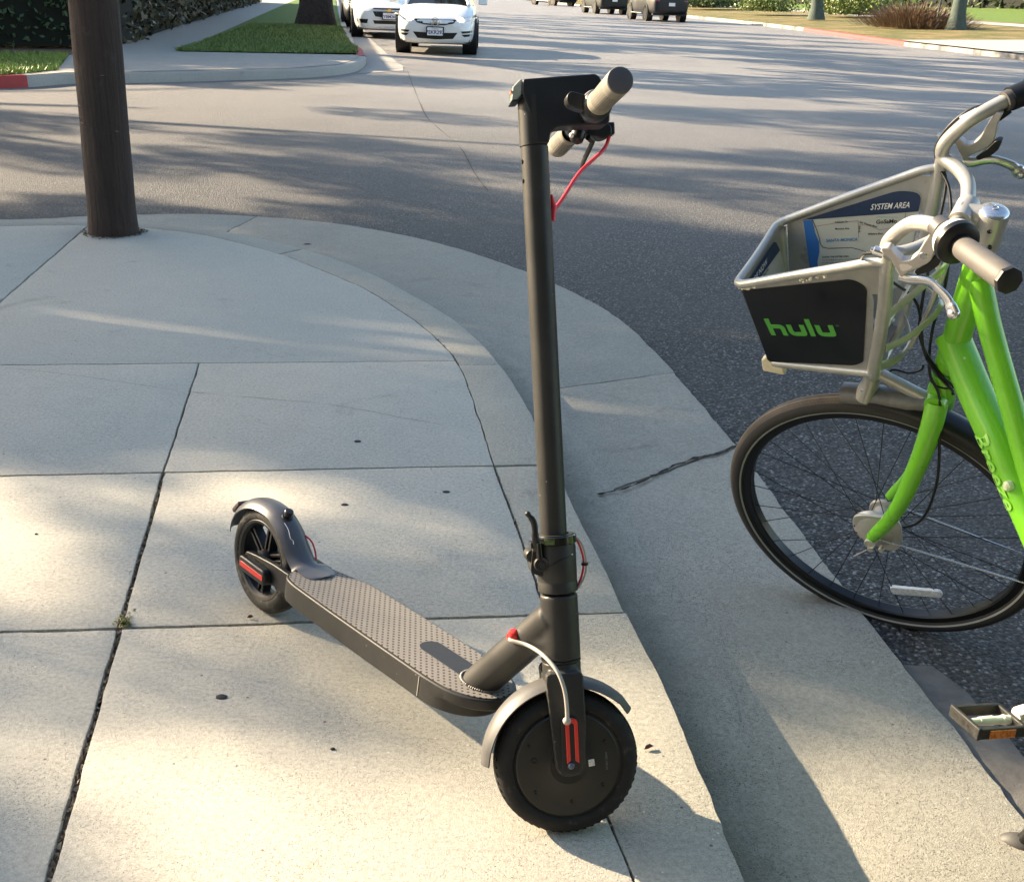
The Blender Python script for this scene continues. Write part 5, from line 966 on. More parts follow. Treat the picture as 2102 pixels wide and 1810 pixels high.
for sg in (1, -1):
    g0_, g1_ = B(-.176, .867, sg*.240), B(-.262, .886, sg*.330); gdir = (g1_-g0_).normalized()
    mb = MB(); mb.lathe(g0_-gdir*.010, gdir, [(.0125, 0), (.0152, .001), (.0152, .006), (.0165, .008), (.0172, .03), (.0178, .10), (.0182, .118), (.0170, .122), (.0, .122)], 36); mb.build('grip', BGRIP if sg > 0 else M('bike_grip_pale', (.42, .42, .36), .6), hbk, smooth=45)
    mb = MB(); mb.lathe(g0_-gdir*.010, gdir, [(.0190, .119), (.0195, .121), (.0190, .126), (.0165, .1275), (0, .1275)], 8); mb.build('grip_plug', M('grip_plug_black', (.02, .02, .022), .5), hbk)
    mb = MB(); mb.lathe(g0_-gdir*.012, gdir, [(.0126, -.012), (.0135, -.011), (.0135, 0), (.0126, .001)], 12); mb.build('grip_collar', BBLK, hbk)
    # brake lever assembly
    c1 = B(-.132, .862, sg*.192); c2 = B(-.146, .864, sg*.208); cd = (c2-c1).normalized()
    mb = MB(); mb.lathe(c1, cd, [(.0130, -.011), (.0165, -.010), (.0165, .010), (.0130, .011)], 28); mb.build('brake_clamp', M('clamp_dark', (.06, .057, .055), .45, var=.15, vs=40), hbk)
    bb = lambda s_, t_, dw=0: B(s_, t_, sg*(.172+dw))
    body = rpoly([(-.0415, .8062), (-.0548, .8085), (-.0625, .7985), (-.0742, .7870), (-.0847, .7895), (-.0960, .8027), (-.1055, .8264), (-.1125, .8415), (-.1183, .8516), (-.1285, .8501), (-.1219, .8306), (-.1205, .8085), (-.1172, .7952), (-.1111, .7877), (-.0984, .7774), (-.0854, .7700), (-.0738, .7553), (-.0638, .7728), (-.0567, .7879), (-.0443, .7955)], .003, 2)
    mb = MB(); mb.prism(body, lambda a, b, c: bb(a, b, c), -.007, .009); lvb = mb.build('brake_lever', M('brushed_alloy', (.46, .43, .41), .42, metal=.45, var=.12, vs=40, bump=.15, bs=200, bd=.0004), hbk, bevel=.003, bseg=3)
    mb = MB(); mb.lathe(bb(-.1055, .8030, .009), Bw*sg, [(0, .0015), (.005, .0015), (.0062, .0005), (.0062, -.002)], 18); mb.build('lever_pivot', ALU, lvb)
    mb = MB(); mb.prism(rpoly([(-.070, .781), (-.082, .784), (-.092, .780), (-.086, .774), (-.074, .768)], .005), lambda a, b, c: bb(a, b, c), .0090, .0096); mb.build('lever_badge', M('badge_pale', (.62, .57, .52), .4), lvb)
    Pl = smooth_path([bb(-.070, .752, 0), bb(-.085, .751, .002), bb(-.102, .755, .005), bb(-.118, .756, .008), bb(-.132, .750, .014), bb(-.146, .741, .020), bb(-.155, .730, .026), bb(-.160, .722, .030)], 5); nl = len(Pl)
    mb = MB(); mb.tube(Pl, [.0105-.0025*math.sin(i/nl*3.1)+(.002 if i > nl-8 else 0) for i in range(nl)], 16, flat=.55, up=Bt); mb.ball(Pl[-1], .0098, 12); mb.build('lever_blade', ALU, lvb, smooth=75)
    mb = MB(); mb.prism(rpoly([(-.110, .785), (-.122, .802), (-.132, .803), (-.128, .786), (-.116, .772), (-.096, .762), (-.092, .768)], .004), lambda a, b, c: bb(a, b, c), -.010, .005); mb.build('lever_spring_cover', BBLK, lvb, bevel=.0015)
    mb = MB(); mb.lathe(bb(-.038, .792, .001), (Bs*.8+Bt*.25+Bw*.1*sg).normalized(), [(0, .014), (.004, .014), (.0045, .010), (.0075, .009), (.0085, .0), (.0085, -.006)], 16); mb.build('barrel_adjuster', ALU, lvb)
sh0 = B(-.152, .864, .214); shd = (B(-.176, .867, .240)-B(-.150, .864, .212)).normalized()
mb = MB(); mb.lathe(sh0, shd, [(.013, -.006), (.020, -.0055), (.0275, -.003), (.0305, .004), (.0312, .010)], 44); shf = mb.build('bell_dome', M('white_bell', (.66, .67, .62), .28, coat=.4), hbk, smooth=60)
mb = MB(); mb.lathe(sh0, shd, [(.0312, .0100), (.0325, .0115), (.0318, .020), (.026, .0245), (.0165, .0255), (.0165, .034), (.0130, .036)], 44); mb.build('bell_base', BBLK, hbk, smooth=40)
f0_, f1_ = B(-.150, .864, -.212), B(-.176, .867, -.240); fd_ = (f1_-f0_).normalized(); mb = MB(); mb.lathe(f0_, fd_, [(.0135, -.028), (.0195, -.027), (.0205, .0), (.024, .012), (.024, .022), (.014, .026)], 32); mb.tube([B(-.132, .846, -.19), B(-.118, .836, -.178)], .0085, 12); mb.build('gear_shifter', BBLK, hbk, smooth=45)
for i, pts in enumerate(([B(-.112, .862, -.176), B(-.075, .850, -.168), B(-.045, .820, -.158), B(-.030, .785, -.150), B(-.040, .755, -.140), B(-.066, .735, -.110), B(-.085, .69, -.06), B(-.090, .60, -.03), B(-.075, .50, -.02), B(-.085, .44, .02), B(-.108, .395, .032), B(-.118, .300, .05), B(-.121, .215, .06), B(-.108, .130, .062), B(-.088, .082, .060), B(-.060, .050, .05)],
                         [B(-.100, .858, -.172), B(-.060, .838, -.166), B(-.038, .800, -.156), B(-.040, .760, -.148), B(-.058, .735, -.120), B(-.060, .66, -.06), B(-.055, .56, -.02), B(-.062, .49, .0), B(-.105, .445, .025), B(-.132, .425, .030)],
                         [B(-.036, .792, .175), B(-.005, .765, .15), B(.01, .70, .10), B(-.02, .63, .03), B(-.05, .56, -.01), B(-.07, .48, .01), B(-.095, .452, .028), B(-.130, .418, .033), FR(.05, -.04, .03)])):
    mb = MB(); mb.tube(smooth_path(pts, 6), .0027, 10); mb.build('brake_cable' if i != 1 else 'shift_cable', CAB, bk, smooth=80)
mb = MB(); mb.tube(smooth_path([B(.0, .35, -.02), B(-.002, .385, -.02), B(-.012, .395, -.02), B(-.04, .398, -.015), B(-.062, .415, -.01), B(-.068, .435, 0)], 5), .0022, 8); mb.build('light_cable', CAB, bk, smooth=80)
mb = MB(); mb.tube([B(-.066, .835, -.163), B(-.09, .85, -.167)], .0075, 12); mb.build('cable_ferrule', ALU, hbk)
# ------------------------------------------------------------------ basket
PLN, PLD = V((-.39, -.0, 0)), 0
Jn, Kn, Bn = V((-.035, .752, .143)), V((.235, .626, .103)), V((0, .468, .078)); pn = (Kn-Jn).cross(Bn-Jn).normalized(); pd = pn.dot(Jn)
wp_ = lambda s_, t_: (pd-pn.x*s_-pn.y*t_)/pn.z
WF = wp_(.205, .428)
def BN(s_, t_, off=0, sg=1):   # point on the near (sg=1) or far (sg=-1) side panel, offset outwards
    q = V((s_, t_, wp_(s_, t_)))+pn*(off if pn.z > 0 else -off); return B(q.x, q.y, q.z*sg)
A_, C_ = V((.235, .626, 0)), V((.205, .428, 0)); fn_ = V(((C_-A_).y*-1, (C_-A_).x, 0)).normalized(); fn_ = fn_ if fn_.x > 0 else -fn_
def BF(w__, t_, off=0): k = (t_-.428)/.198; q = C_+(A_-C_)*k+fn_*off; return B(q.x, q.y, w__)
topr = [(-.035, .752, .143), (-.010, .745, .1405), (.022, .730, .1365), (.06, .712, .131), (.111, .688, .123), (.17, .659, .1135), (.213, .638, .1065), (.228, .631, .101), (.2365, .6265, .092), (.238, .6255, .078), (.2365, .626, .04), (.236, .626, 0)]
topl = [B(*p) for p in topr]+[B(p[0], p[1], -p[2]) for p in topr[-2::-1]]
bk_root = None
mb = MB(); mb.tube(smooth_path(topl, 5), .0077, 18); bskt = mb.build('basket', S_PAINT, bk, smooth=75)
mb = MB()
for k in range(70):
    i_ = rng.choice([rng.uniform(0, .16), rng.uniform(.33, .40)]) ; kk = int((.52+i_*.6)*0)
for (a0_, a1_) in ((B(.06, .704, .1345), B(.11, .680, .1265)), (B(.19, .642, .114), B(.232, .620, .102))):
    for k in range(26):
        t_ = rng.random(); p = a0_.lerp(a1_, t_)+V((rng.gauss(0, .001), rng.gauss(0, .001), rng.gauss(0, .0022))); mb.ball(p, rng.uniform(.0012, .003), 6)
mb.build('chipped_paint', M('chipped_paint', (.62, .58, .47), .7, var=.3, vs=200), bskt)
# side, front and floor panels
def panel(name, pts, fr2, th, mat, parent, bev=.0004):
    n = len(pts); mb = MB(); mb.add([fr2(a, b, 0) for a, b in pts]+[fr2(a, b, th) for a, b in pts], [tuple(range(n)), tuple(range(2*n-1, n-1, -1))]+[(i, (i+1) % n, n+(i+1) % n, n+i) for i in range(n)])
    return mb.build(name, mat, parent, smooth=30)
shell_n = [(-.030, .738), (-.010, .737), (.022, .722), (.111, .680), (.210, .632), (.2205, .6265), (.202, .430), (.190, .424), (.0, .462), (-.004, .500), (-.010, .60), (-.014, .655), (-.012, .672), (-.020, .676), (-.026, .668), (-.031, .66)]
for sg in (1, -1): panel('basket_panel', shell_n, lambda a, b, c: BN(a, b, c-.001, sg), .0018, S_PAINT, bskt)
fpan = [(-.085, .620), (.085, .620), (.052, .430), (-.052, .430)]
panel('basket_panel', fpan, lambda a, b, c: BF(a, b, c-.001), .0018, S_PAINT, bskt)
for sg in (1, -1):   # rounded front corners
    mb = MB(); rows = []
    for j in range(9):
        t_ = .430+(.621-.430)*j/8; k_ = (t_-.428)/.198; p0 = BN(.205+.022*k_-.004, t_, 0, sg); p2 = BF(sg*(.050+.034*k_), t_, 0); cc = BF(sg*(abs(wp_(.206+.029*k_, t_))), t_, 0)
        rows.append([p0*(1-u)**2+cc*2*u*(1-u)+p2*u*u for u in [i/7 for i in range(8)]])
    mb.add([p for r in rows for p in r], [(i*8+k, i*8+k+1, (i+1)*8+k+1, (i+1)*8+k) for i in range(8) for k in range(7)]); o_ = mb.build('basket_corner', BBLK if sg > 0 else S_PAINT, bskt, smooth=80)
    so_ = o_.modifiers.new('solid', 'SOLIDIFY'); so_.thickness = .0018; so_.offset = 0
mb = MB(); flr = [B(.0, .462, .072), B(.19, .425, .056), B(.200, .424, .045), B(.200, .424, -.045), B(.19, .425, -.056), B(.0, .462, -.072)]
mb.ring_loft([[p for p in flr], [p-Bt*.003 for p in flr]]); mb.build('basket_floor', S_WORN, bskt, smooth=30)
botl = [(0, .463, .078), (.10, .441, .066), (.185, .424, .0575), (.203, .419, .050), (.209, .418, .035), (.209, .418, 0)]
bp = [B(*p) for p in botl]+[B(p[0], p[1], -p[2]) for p in botl[-2::-1]]
mb = MB(); mb.tube(smooth_path(bp, 4), .0085, 14); mb.build('basket_lower_rail', S_PAINT, bskt, smooth=75)
mb = MB(); mb.prism(rpoly([(.170, .402), (.214, .402), (.216, .430), (.205, .440), (.195, .425), (.172, .424)], .004), lambda a, b, c: B(a, b, c), .050, .064); mb.build('bumper_block', M('cream_plastic', (.66, .58, .40), .6, var=.15, vs=60), bskt, bevel=.003)
for sg in (1, -1):   # back uprights running down from the handlebar
    P3 = smooth_path([B(-.044, .775, sg*.144), B(-.040, .740, sg*.141), B(-.034, .665, sg*.126), B(-.022, .58, sg*.106), B(-.010, .51, sg*.090), B(-.002, .462, sg*.076), B(.006, .432, sg*.050), B(.010, .420, 0)], 5)
    mb = MB(); mb.tube(P3, [.0116]*(len(P3)-8)+[.010]*8, 20, flat=.85, up=Bs); mb.build('basket_upright', S_PAINT, bskt, smooth=75)
def bar(name, pts, w__, th, up, mat=S_PAINT):
    mb = MB(); mb.tube(smooth_path(pts, 5), w__, 10, flat=th, up=up); return mb.build(name, mat, bskt, smooth=40)
bar('basket_rib', [B(-.036, .628, .116), B(-.075, .655, .06), B(-.098, .664, 0), B(-.075, .655, -.06), B(-.036, .628, -.116)], .0095, .22, Bt)
bar('basket_rib', [B(-.028, .540, .096), B(-.055, .540, .055), B(-.085, .560, .012), B(-.090, .575, -.01), B(-.065, .55, -.06), B(-.028, .540, -.096)], .0085, .22, Bt)
bar('basket_rib', [B(-.008, .478, .078), B(-.030, .470, .04), B(-.038, .468, 0), B(-.030, .470, -.04), B(-.008, .478, -.078)], .0100, .22, Bt)
bar('basket_rib', [B(-.034, .600, .110), B(-.034, .600, -.110)], .0035, 1, Bt)
for w__ in (-.030, .012): bar('back_rod', [B(-.078, .700, w__*1.2), B(-.088, .640, w__), B(-.072, .560, w__), B(-.045, .478, w__*.8)], .0042, 1, Bs)
# black advert panel with green lettering
adv = rpoly([(.2215, .6200), (.018, .7020), (-.006, .688), (.0135, .492), (.030, .4755), (.198, .4295), (.2025, .4305)], [.002, .022, .014, .004, .018, .010, .010], 5)
advm = M('advert_black', (.011, .012, .015), .38, var=.25, vs=12, grime=(.05, .05, .05), gs=60, gt=.72)
adp = panel('advert_panel', adv, lambda a, b, c: BN(a, b, .0012+c), .0012, advm, bskt)
LG = M('advert_green', (.075, .33, .045), .5)
ex_ = V((-.172, .036)); ex_ /= .172*1.02; org = V((.1838, .5113))   # letter frame on the panel: x runs to the viewer's right
slope = V((-.1276, .0361)); slope_u = slope.normalized(); upv = V((.0095, .0438)).normalized()
def LM(x, y): p = org+slope_u*x+upv*y; return (p.x, p.y)
def stroke_glyph(name, polys):
    mb = MB()
    for pl in polys:
        n = len(pl); a = [BN(*LM(x, y), .0030) for x, y in pl]; b = [BN(*LM(x, y), .0022) for x, y in pl]; mb.ring_loft([b, a])
    return mb.build(name, LG, adp, smooth=0)
def ugly_u(x0, w__, h_, st): 
    o_ = [(x0, h_), (x0+st, h_), (x0+st, st*1.1+.003)]+[(x0+st+.003-.003*math.cos(a), st*1.0+.003-.003*math.sin(a)) for a in (rad(30), rad(60), rad(90))]+[(x0+w__-st, st*1.0), (x0+w__-st, h_), (x0+w__, h_), (x0+w__, .007)]+[(x0+w__-.007+.007*math.cos(a), .007-.007*math.sin(a)) for a in (rad(30), rad(60), rad(90))]+[(x0+.011, 0)]+[(x0+.011-.011*math.sin(a), .011-.011*math.cos(a)) for a in (rad(30), rad(60), rad(90))]
    return o_
def hh(x0, w__, h_, asc, st): return [(x0, 0), (x0+st, 0), (x0+st, h_-st), (x0+w__-st-.002, h_-st), (x0+w__-st, h_-st-.002), (x0+w__-st, 0), (x0+w__, 0), (x0+w__, h_-.010)]+[(x0+w__-.010+.010*math.cos(a), h_-.010+.010*math.sin(a)) for a in (rad(30), rad(60), rad(90))]+[(x0+st, h_), (x0+st, asc), (x0, asc)]
st_ = .0098
stroke_glyph('letter_h', [hh(.000, .0355, .0285, .0435, st_)]); stroke_glyph('letter_u', [ugly_u(.0405, .0355, .0285, st_)]); stroke_glyph('letter_l', [[(.0815, 0), (.0915, 0), (.0915, .0435), (.0815, .0435)]]); stroke_glyph('letter_u', [ugly_u(.0975, .0355, .0285, st_)])
text('trademark', 'TM', LG, adp, lambda x, y: BN(*LM(.138+x, .026+y), .0028), .005)
# inside of the far panel: map decal
MW = M('map_paper', (.47, .48, .44), .35, var=.06, vs=20); MBL = M('map_navy', (.018, .035, .085), .35, var=.1, vs=20); MSEA = M('map_blue', (.03, .14, .42), .35); MTX = M('map_ink', (.03, .03, .035), .5); MWT = M('map_white', (.8, .8, .78), .5); MB2 = M('map_bluetext', (.06, .20, .42), .5); MGN = M('map_teal', (.10, .35, .33), .5)
FN = lambda a, b, c: BN(a, b, -c, -1)
dec = rpoly([(.1925, .6360), (.022, .7105), (-.0175, .7080), (-.012, .640), (.002, .535), (.020, .522), (.150, .480), (.158, .486), (.184, .600)], [.006, .02, .016, .01, .008, .012, .006, .006, .01], 4)
mp_ = panel('map_decal', dec, lambda a, b, c: FN(a, b, .0022+c*.3), .0008, MW, bskt)
def flat(name, pts, mat, z_=.0030, par=None): mb = MB(); mb.add([FN(a, b, z_) for a, b in pts], [tuple(range(len(pts)))]); return mb.build(name, mat, par or mp_, smooth=0, recalc=False)
flat('map_header', rpoly([(.1915, .6370), (.022, .7098), (-.0170, .7072), (-.0135, .6745)], [.002, .02, .016, .001], 4), MBL)
flat('map_sea', [(.1900, .6360), (.1735, .6395), (.166, .615), (.158, .600), (.156, .580), (.1585, .560), (.155, .54), (.154, .48), (.158, .485), (.172, .545)], MSEA)
def line(name, pts, w__, mat, fn=FN, z_=.0032, par=None):
    mb = MB(); n = len(pts); L_ = []; R_ = []
    for i, p in enumerate(pts):
        a = V(pts[max(i-1, 0)]).to_2d(); b = V(pts[min(i+1, n-1)]).to_2d(); t_ = (b-a).normalized(); L_.append(fn(p[0]-t_.y*w__/2, p[1]+t_.x*w__/2, z_)); R_.append(fn(p[0]+t_.y*w__/2, p[1]-t_.x*w__/2, z_))
    mb.add(L_+R_, [(i, i+1, n+i+1, n+i) for i in range(n-1)]); return mb.build(name, mat, par or mp_, smooth=0, recalc=False)
line('map_coast_road', [(.1729, .6400), (.165, .625), (.1574, .6053), (.1550, .5950), (.1500, .5895), (.1397, .5886), (.115, .5925), (.0974, .5954), (.0744, .5914), (.055, .586)], .0011, MTX)
line('map_boundary', [(.170, .627), (.135, .6365), (.130, .640), (.12, .6395), (.0895, .6470), (.0885, .6405), (.070, .6400), (.0495, .6340), (.030, .640), (.028, .625)], .0006, M('map_red', (.25, .10, .08), .5))
line('map_boundary', [(.0895, .6470), (.0860, .615)], .0005, MTX); line('map_divider', [(.0075, .6700), (.010, .640)], .0007, MTX)
fx = V((-.0692, .0113)).normalized(); fu = V((.0, 1))
def ft_(x0, y0, dx=fx, sc_=1): return lambda x, y: FN(x0+dx.x*x+fu.x*y, y0+dx.y*x+fu.y*y, .0034)
text('map_title', 'SYSTEM AREA', MWT, mp_, (lambda x, y: ft_(.0695, .6690)(x*.74, y)), .0150, shear=.25, space=1.0, bold=.0001)
text('map_text', 'GoSaMo', MTX, mp_, ft_(.0575, .6445), .0105, bold=.0002); text('map_text', 'SANTA MONICA', MB2, mp_, ft_(.145, .6005), .0078, bold=.00018)
for tx_, x_, y_ in (('Adelaide Dr', .131, .6378), ('Montana Ave', .130, .6255), ('Wilshire Blvd', .070, .6225)): text('map_text', tx_, MTX, mp_, ft_(x_, y_), .0048, bold=.0001)
text('map_text', 'San Vicente Blvd', MTX, mp_, lambda x, y: FN(.0868-x*.97-y*.2, .6435-x*.18+y*.97, .0034), .0048, bold=.0001); text('map_text', '26th St', MTX, mp_, lambda x, y: FN(.0872-y, .6385-x, .0034), .0045, bold=.0001)
text('map_text', 'KNOW THE SYSTEM AREA', MTX, mp_, ft_(.1500, .5690), .0042, bold=.00012)
for k, tx_ in enumerate(('You are inside the system area if you lock', 'any bike inside of the system area boundary.', 'If you lock outside of the area, a fee may', 'apply. Please return each bike to a station', 'hub to avoid the extra out of hub charge.')): text('map_small_print', tx_, MTX, mp_, ft_(.1500, .5635-.0054*k), .0040)
text('map_text', 'Olympic Blvd', MTX, mp_, ft_(.062, .537), .0045)
wv = [(.0575-.0018*k, .6565+.0009*k*.17+.0013*abs(math.sin(k*.62))) for k in range(22)]; line('wave_logo', wv, .0007, MGN)
# inside of the front panel: instructions decal
FI = lambda a, b, c: BF(a, b, -c)
dp = [(.076, .612), (-.060, .612), (-.068, .606), (-.077, .585), (-.082, .53), (-.062, .47), (.050, .47), (.074, .60)]
mb = MB(); mb.add([FI(a, b, .0022) for a, b in dp], [tuple(range(len(dp)))]); fd2 = mb.build('instruction_decal', MW, bskt, smooth=0, recalc=False)
mb = MB(); mb.add([FI(a, b, .0027) for a, b in ((.076, .612), (-.060, .612), (-.068, .606), (-.077, .583), (.072, .590))], [(0, 1, 2, 3, 4)]); mb.build('decal_header', MBL, fd2, smooth=0, recalc=False)
text('decal_title', 'RIDE NOW', MWT, fd2, lambda x, y: FI(.058-x, .5935+y, .0031), .0150, shear=.25, bold=.0001)
for k, tx_ in enumerate(('Download Social Bicycles', 'Sign Up', 'Reserve', 'Select a Plan', 'Account')): text('decal_text', tx_, MTX, fd2, lambda x, y: FI(.060-x, .580-.012*k+y, .0031), .0075, bold=.0001)
# ------------------------------------------------------------------ cars
CW = M('white_car_paint', (.74, .74, .73), .25, coat=.6, spec=.5); CK = M('dark_car_paint', (.006, .008, .016), .45, coat=.05); CG = M('dark_green_car_paint', (.008, .014, .016), .45, coat=.05); CS = M('silver_car_paint', (.35, .36, .38), .3, metal=.5, coat=.5)
GLS = M('car_glass', (.018, .020, .018), .06, spec=.7); CBK = M('car_black_trim', (.012, .012, .014), .5); CTY = M('car_tyre', (.018, .018, .018), .85); RIMM = M('alloy_rim', (.55, .55, .56), .3, metal=.8)
PLT = M('plate_white', (.72, .72, .74), .5); PTX = M('plate_ink', (.04, .05, .16), .5); LAMP = M('headlamp_glass', (.55, .57, .60), .12, coat=.6); TAIL = M('tail_lamp_red', (.30, .01, .01), .2, coat=.5)
GLOW = M('headlamp_glow', (1, .9, .7), .3, emit=(1, .80, .52, 7.0))
def car(name, label, pos, head, paint, L=4.45, Wd=1.75, H=1.4, style='coupe', nose='front', group=None, lamps=False, plate='', logo=None):
    h = V((*head, 0)).normalized(); bkv = -h; lat = V((-h.y, h.x, 0)); lat = -lat if False else lat
    # seen from ahead of the car, +x runs to the viewer's right
    lat = V((0, 0, 1)).cross(bkv)*-1; o0 = V((*pos, ROAD)); root = thing(name, tuple(o0), label, 'car', group)
    fr = lambda x, y, z: o0+lat*x+bkv*y+V((0, 0, z))
    k = L/4.45; kw = Wd/1.75; tall = style in ('suv',); dz = .22 if tall else 0; kh = (H/1.4) if not tall else 1
    Y = [0, .05, .16, .4, .8, 1.15, 1.7, 2.5, 3.3, 3.9, 4.25, 4.40, 4.45]; HW = [.58, .68, .76, .825, .86, .87, .875, .875, .872, .86, .80, .72, .64]
    ZT = [.62, .68, .735, .81, .90, .955, .98, .985, 1.0, 1.01, .99, .93, .84]; ZS = [.26, .22, .20, .19, .21, .20, .20, .20, .20, .21, .24, .27, .32]
    rings = []
    for y, w, zt, zs in zip(Y, HW, ZT, ZS):
        w *= kw; zt = zt*kh+dz; zs = zs+(.10 if tall else 0); half = [(0, zt+.02), (.45*w, zt+.015), (.78*w, zt-.012), (.93*w, zt-.07), (.99*w, zt-.19), (w, (zt+zs)/2-.02), (.985*w, zs+.16), (.93*w, zs+.04), (.80*w, zs)]
        pts = half+[(-a, b) for a, b in half[::-1]][0:-1]
        def P_(a, b):
            yy = y*k; q = max(0, 1-yy/.9); yy += q*(.20*max(0, (b-.55-dz)/.3)**1.5+.05*max(0, (.40-b)/.2)+.12*(abs(a)/max(w, .1))**4*(.5 if y < .3 else 0)); return fr(a, yy, b)
        rings.append([P_(a, b) for a, b in pts])
    mb = MB(); mb.ring_loft(rings); body = mb.build('body', paint, root, smooth=35); sd = body.modifiers.new('sub', 'SUBSURF'); sd.levels = 1; sd.render_levels = 1
    dg = bpy.context.evaluated_depsgraph_get(); ev = body.evaluated_get(dg); me = ev.to_mesh(); bm = bmesh.new(); bm.from_mesh(me)
    for v in bm.verts: v.co += o0
    bvh = BVHTree.FromBMesh(bm); bm.free(); ev.to_mesh_clear()
    def decal(nm, poly, mat, par, side_=0, off=.008, step=.05, bev=0):
        b = bmesh.new(); b.faces.new([b.verts.new((x, z, 0)) for x, z in poly])
        x0 = min(p[0] for p in poly); x1 = max(p[0] for p in poly); n = int((x1-x0)/step)+1
        for i in range(1, n): bmesh.ops.bisect_plane(b, geom=b.verts[:]+b.edges[:]+b.faces[:], plane_co=(x0+(x1-x0)*i/n, 0, 0), plane_no=(1, 0, 0))
        bmesh.ops.triangulate(b, faces=b.faces)
        for v in b.verts:
            if side_ == 0: st, d_ = fr(v.co.x, -1.5, v.co.y), bkv
            elif side_ == 1: st, d_ = fr(v.co.x, L+1.5, v.co.y), h
            else: st, d_ = fr(side_*2.2, v.co.x, v.co.y), lat*-(1 if side_ > 0 else -1)
            hit = bvh.ray_cast(st, d_)[0]; v.co = (hit if hit else st+d_*1.6)-d_*off
        m2 = MB(); m2.v = [v.co.copy() for v in b.verts]; b.verts.index_update(); m2.f = [tuple(v.index for v in f.verts) for f in b.faces]; b.free()
        return m2.build(nm, mat, par, smooth=40, recalc=False)
    # greenhouse
    y0, y1, yr0, yr1 = (1.08, 4.0, 1.95, 3.15) if not tall else (1.05, 4.38, 1.65, 4.15); zb = .93*kh+dz; zr = (H-.02); wb = .80*kw; wr = .56*kw if not tall else .66*kw
    def gh(a, b, c): return fr(a, b*k, c)
    base_ = [(-wb*.86, y0), (0, y0-.10), (wb*.86, y0), (wb, (y0+y1)/2-.4), (wb, (y0+y1)/2+.5), (wb*.85, y1), (0, y1+.05), (-wb*.85, y1), (-wb, (y0+y1)/2+.5), (-wb, (y0+y1)/2-.4)]
    top_ = [(-wr*.92, yr0), (0, yr0-.06), (wr*.92, yr0), (wr, yr0+.35), (wr, yr1-.3), (wr*.9, yr1), (0, yr1+.03), (-wr*.9, yr1), (-wr, yr1-.3), (-wr, yr0+.35)]
    mb = MB(); mb.ring_loft([[gh(a, b, zb) for a, b in base_], [gh(a, b, zr-.03) for a, b in top_]]); gl = mb.build('windows', GLS, root, smooth=20)
    mb = MB(); mb.ring_loft([[gh(a*1.02, b, zr-.045) for a, b in top_], [gh(a*.97, yr0+(b-yr0)*.98+.01, zr-.005) for a, b in top_], [gh(a*.7, yr0+.15+(b-yr0)*.8, zr+.02) for a, b in top_]]); mb.build('roof', paint, root, smooth=50)
    mb = MB()
    for i in ((0, 2, 5, 7) if not tall else (0, 2, 4, 5, 7, 8)): a = gh(*base_[i], zb); b = gh(*top_[i], zr-.03); mb.tube([a, b], .034, 8)
    mb.build('pillars', paint, root)
    if True:
        for sx_ in (-1, 1): mb = MB(); mb.ring_loft([[fr(sx_*(Wd/2+.02+dx), 1.45*k+dy, zb+.07+dz2) for dy, dz2 in ((-.08, -.055), (.08, -.055), (.08, .06), (-.06, .075))] for dx in (0, .18)]); mb.build('mirror', paint, root, bevel=.02)
    # wheels
    for sx_ in (-1, 1):
        for wy in (.82*k, (.82+2.62)*k):
            r_ = .31 if not tall else .365; cw_ = fr(sx_*(Wd/2-.115), wy, r_); ax_ = lat*sx_
            mb = MB(); mb.lathe(fr(sx_*(Wd/2-.30), wy, r_+.01), ax_, [(0, .02), (r_+.055, .02), (r_+.055, .302 if not tall else .31), (0, .302 if not tall else .31)], 36); mb.build('wheel_arch', CBK, root, smooth=30)
            mb = MB(); mb.lathe(cw_, ax_, [(r_*.62, .09), (r_*.7, .128), (r_*.93, .128), (r_, .10), (r_, -.09), (r_*.93, -.11), (0, -.11)], 36); wl = mb.build('wheel', CTY, root, smooth=40)
            mb = MB(); mb.lathe(cw_, ax_, [(r_*.66, .10), (r_*.64, .118), (r_*.58, .10)], 32); mb.lathe(cw_, ax_, [(0, .11), (r_*.15, .11), (r_*.17, .08)], 16)
            for q in range(5):
                a = q*2*math.pi/5; dv = bkv*math.cos(a)+V((0, 0, 1))*math.sin(a); pv = bkv*-math.sin(a)+V((0, 0, 1))*math.cos(a); mb.box(cw_+ax_*.097+dv*r_*.36, dv*r_*.28, pv*r_*.075, ax_*.014)
            mb.build('rim', RIMM, wl, smooth=40)
    def platef(side_, z_, txt):
        yy = -.03 if side_ == 0 else L+.02; ff = (lambda a, b, c=0: fr(a, yy-c, z_+b)) if side_ == 0 else (lambda a, b, c=0: fr(-a, yy+c, z_+b))
        mb = MB(); mb.prism(rpoly([(-.175, -.09), (.175, -.09), (.175, .09), (-.175, .09)], .015), ff, -.05, .0); hp_ = mb.build('plate_frame', CBK, root)
        mb = MB(); mb.prism(rpoly([(-.152, -.073), (.152, -.073), (.152, .073), (-.152, .073)], .01), ff, .0, .006); pp_ = mb.build('number_plate', PLT, root)
        if txt: text('plate_text', txt, PTX, pp_, lambda x, y: ff(x, y-.045, .009), .095, align='CENTER', bold=.002); text('plate_state', 'California', M('plate_red', (.4, .05, .05), .5), pp_, lambda x, y: ff(x, y+.040, .009), .032, align='CENTER')
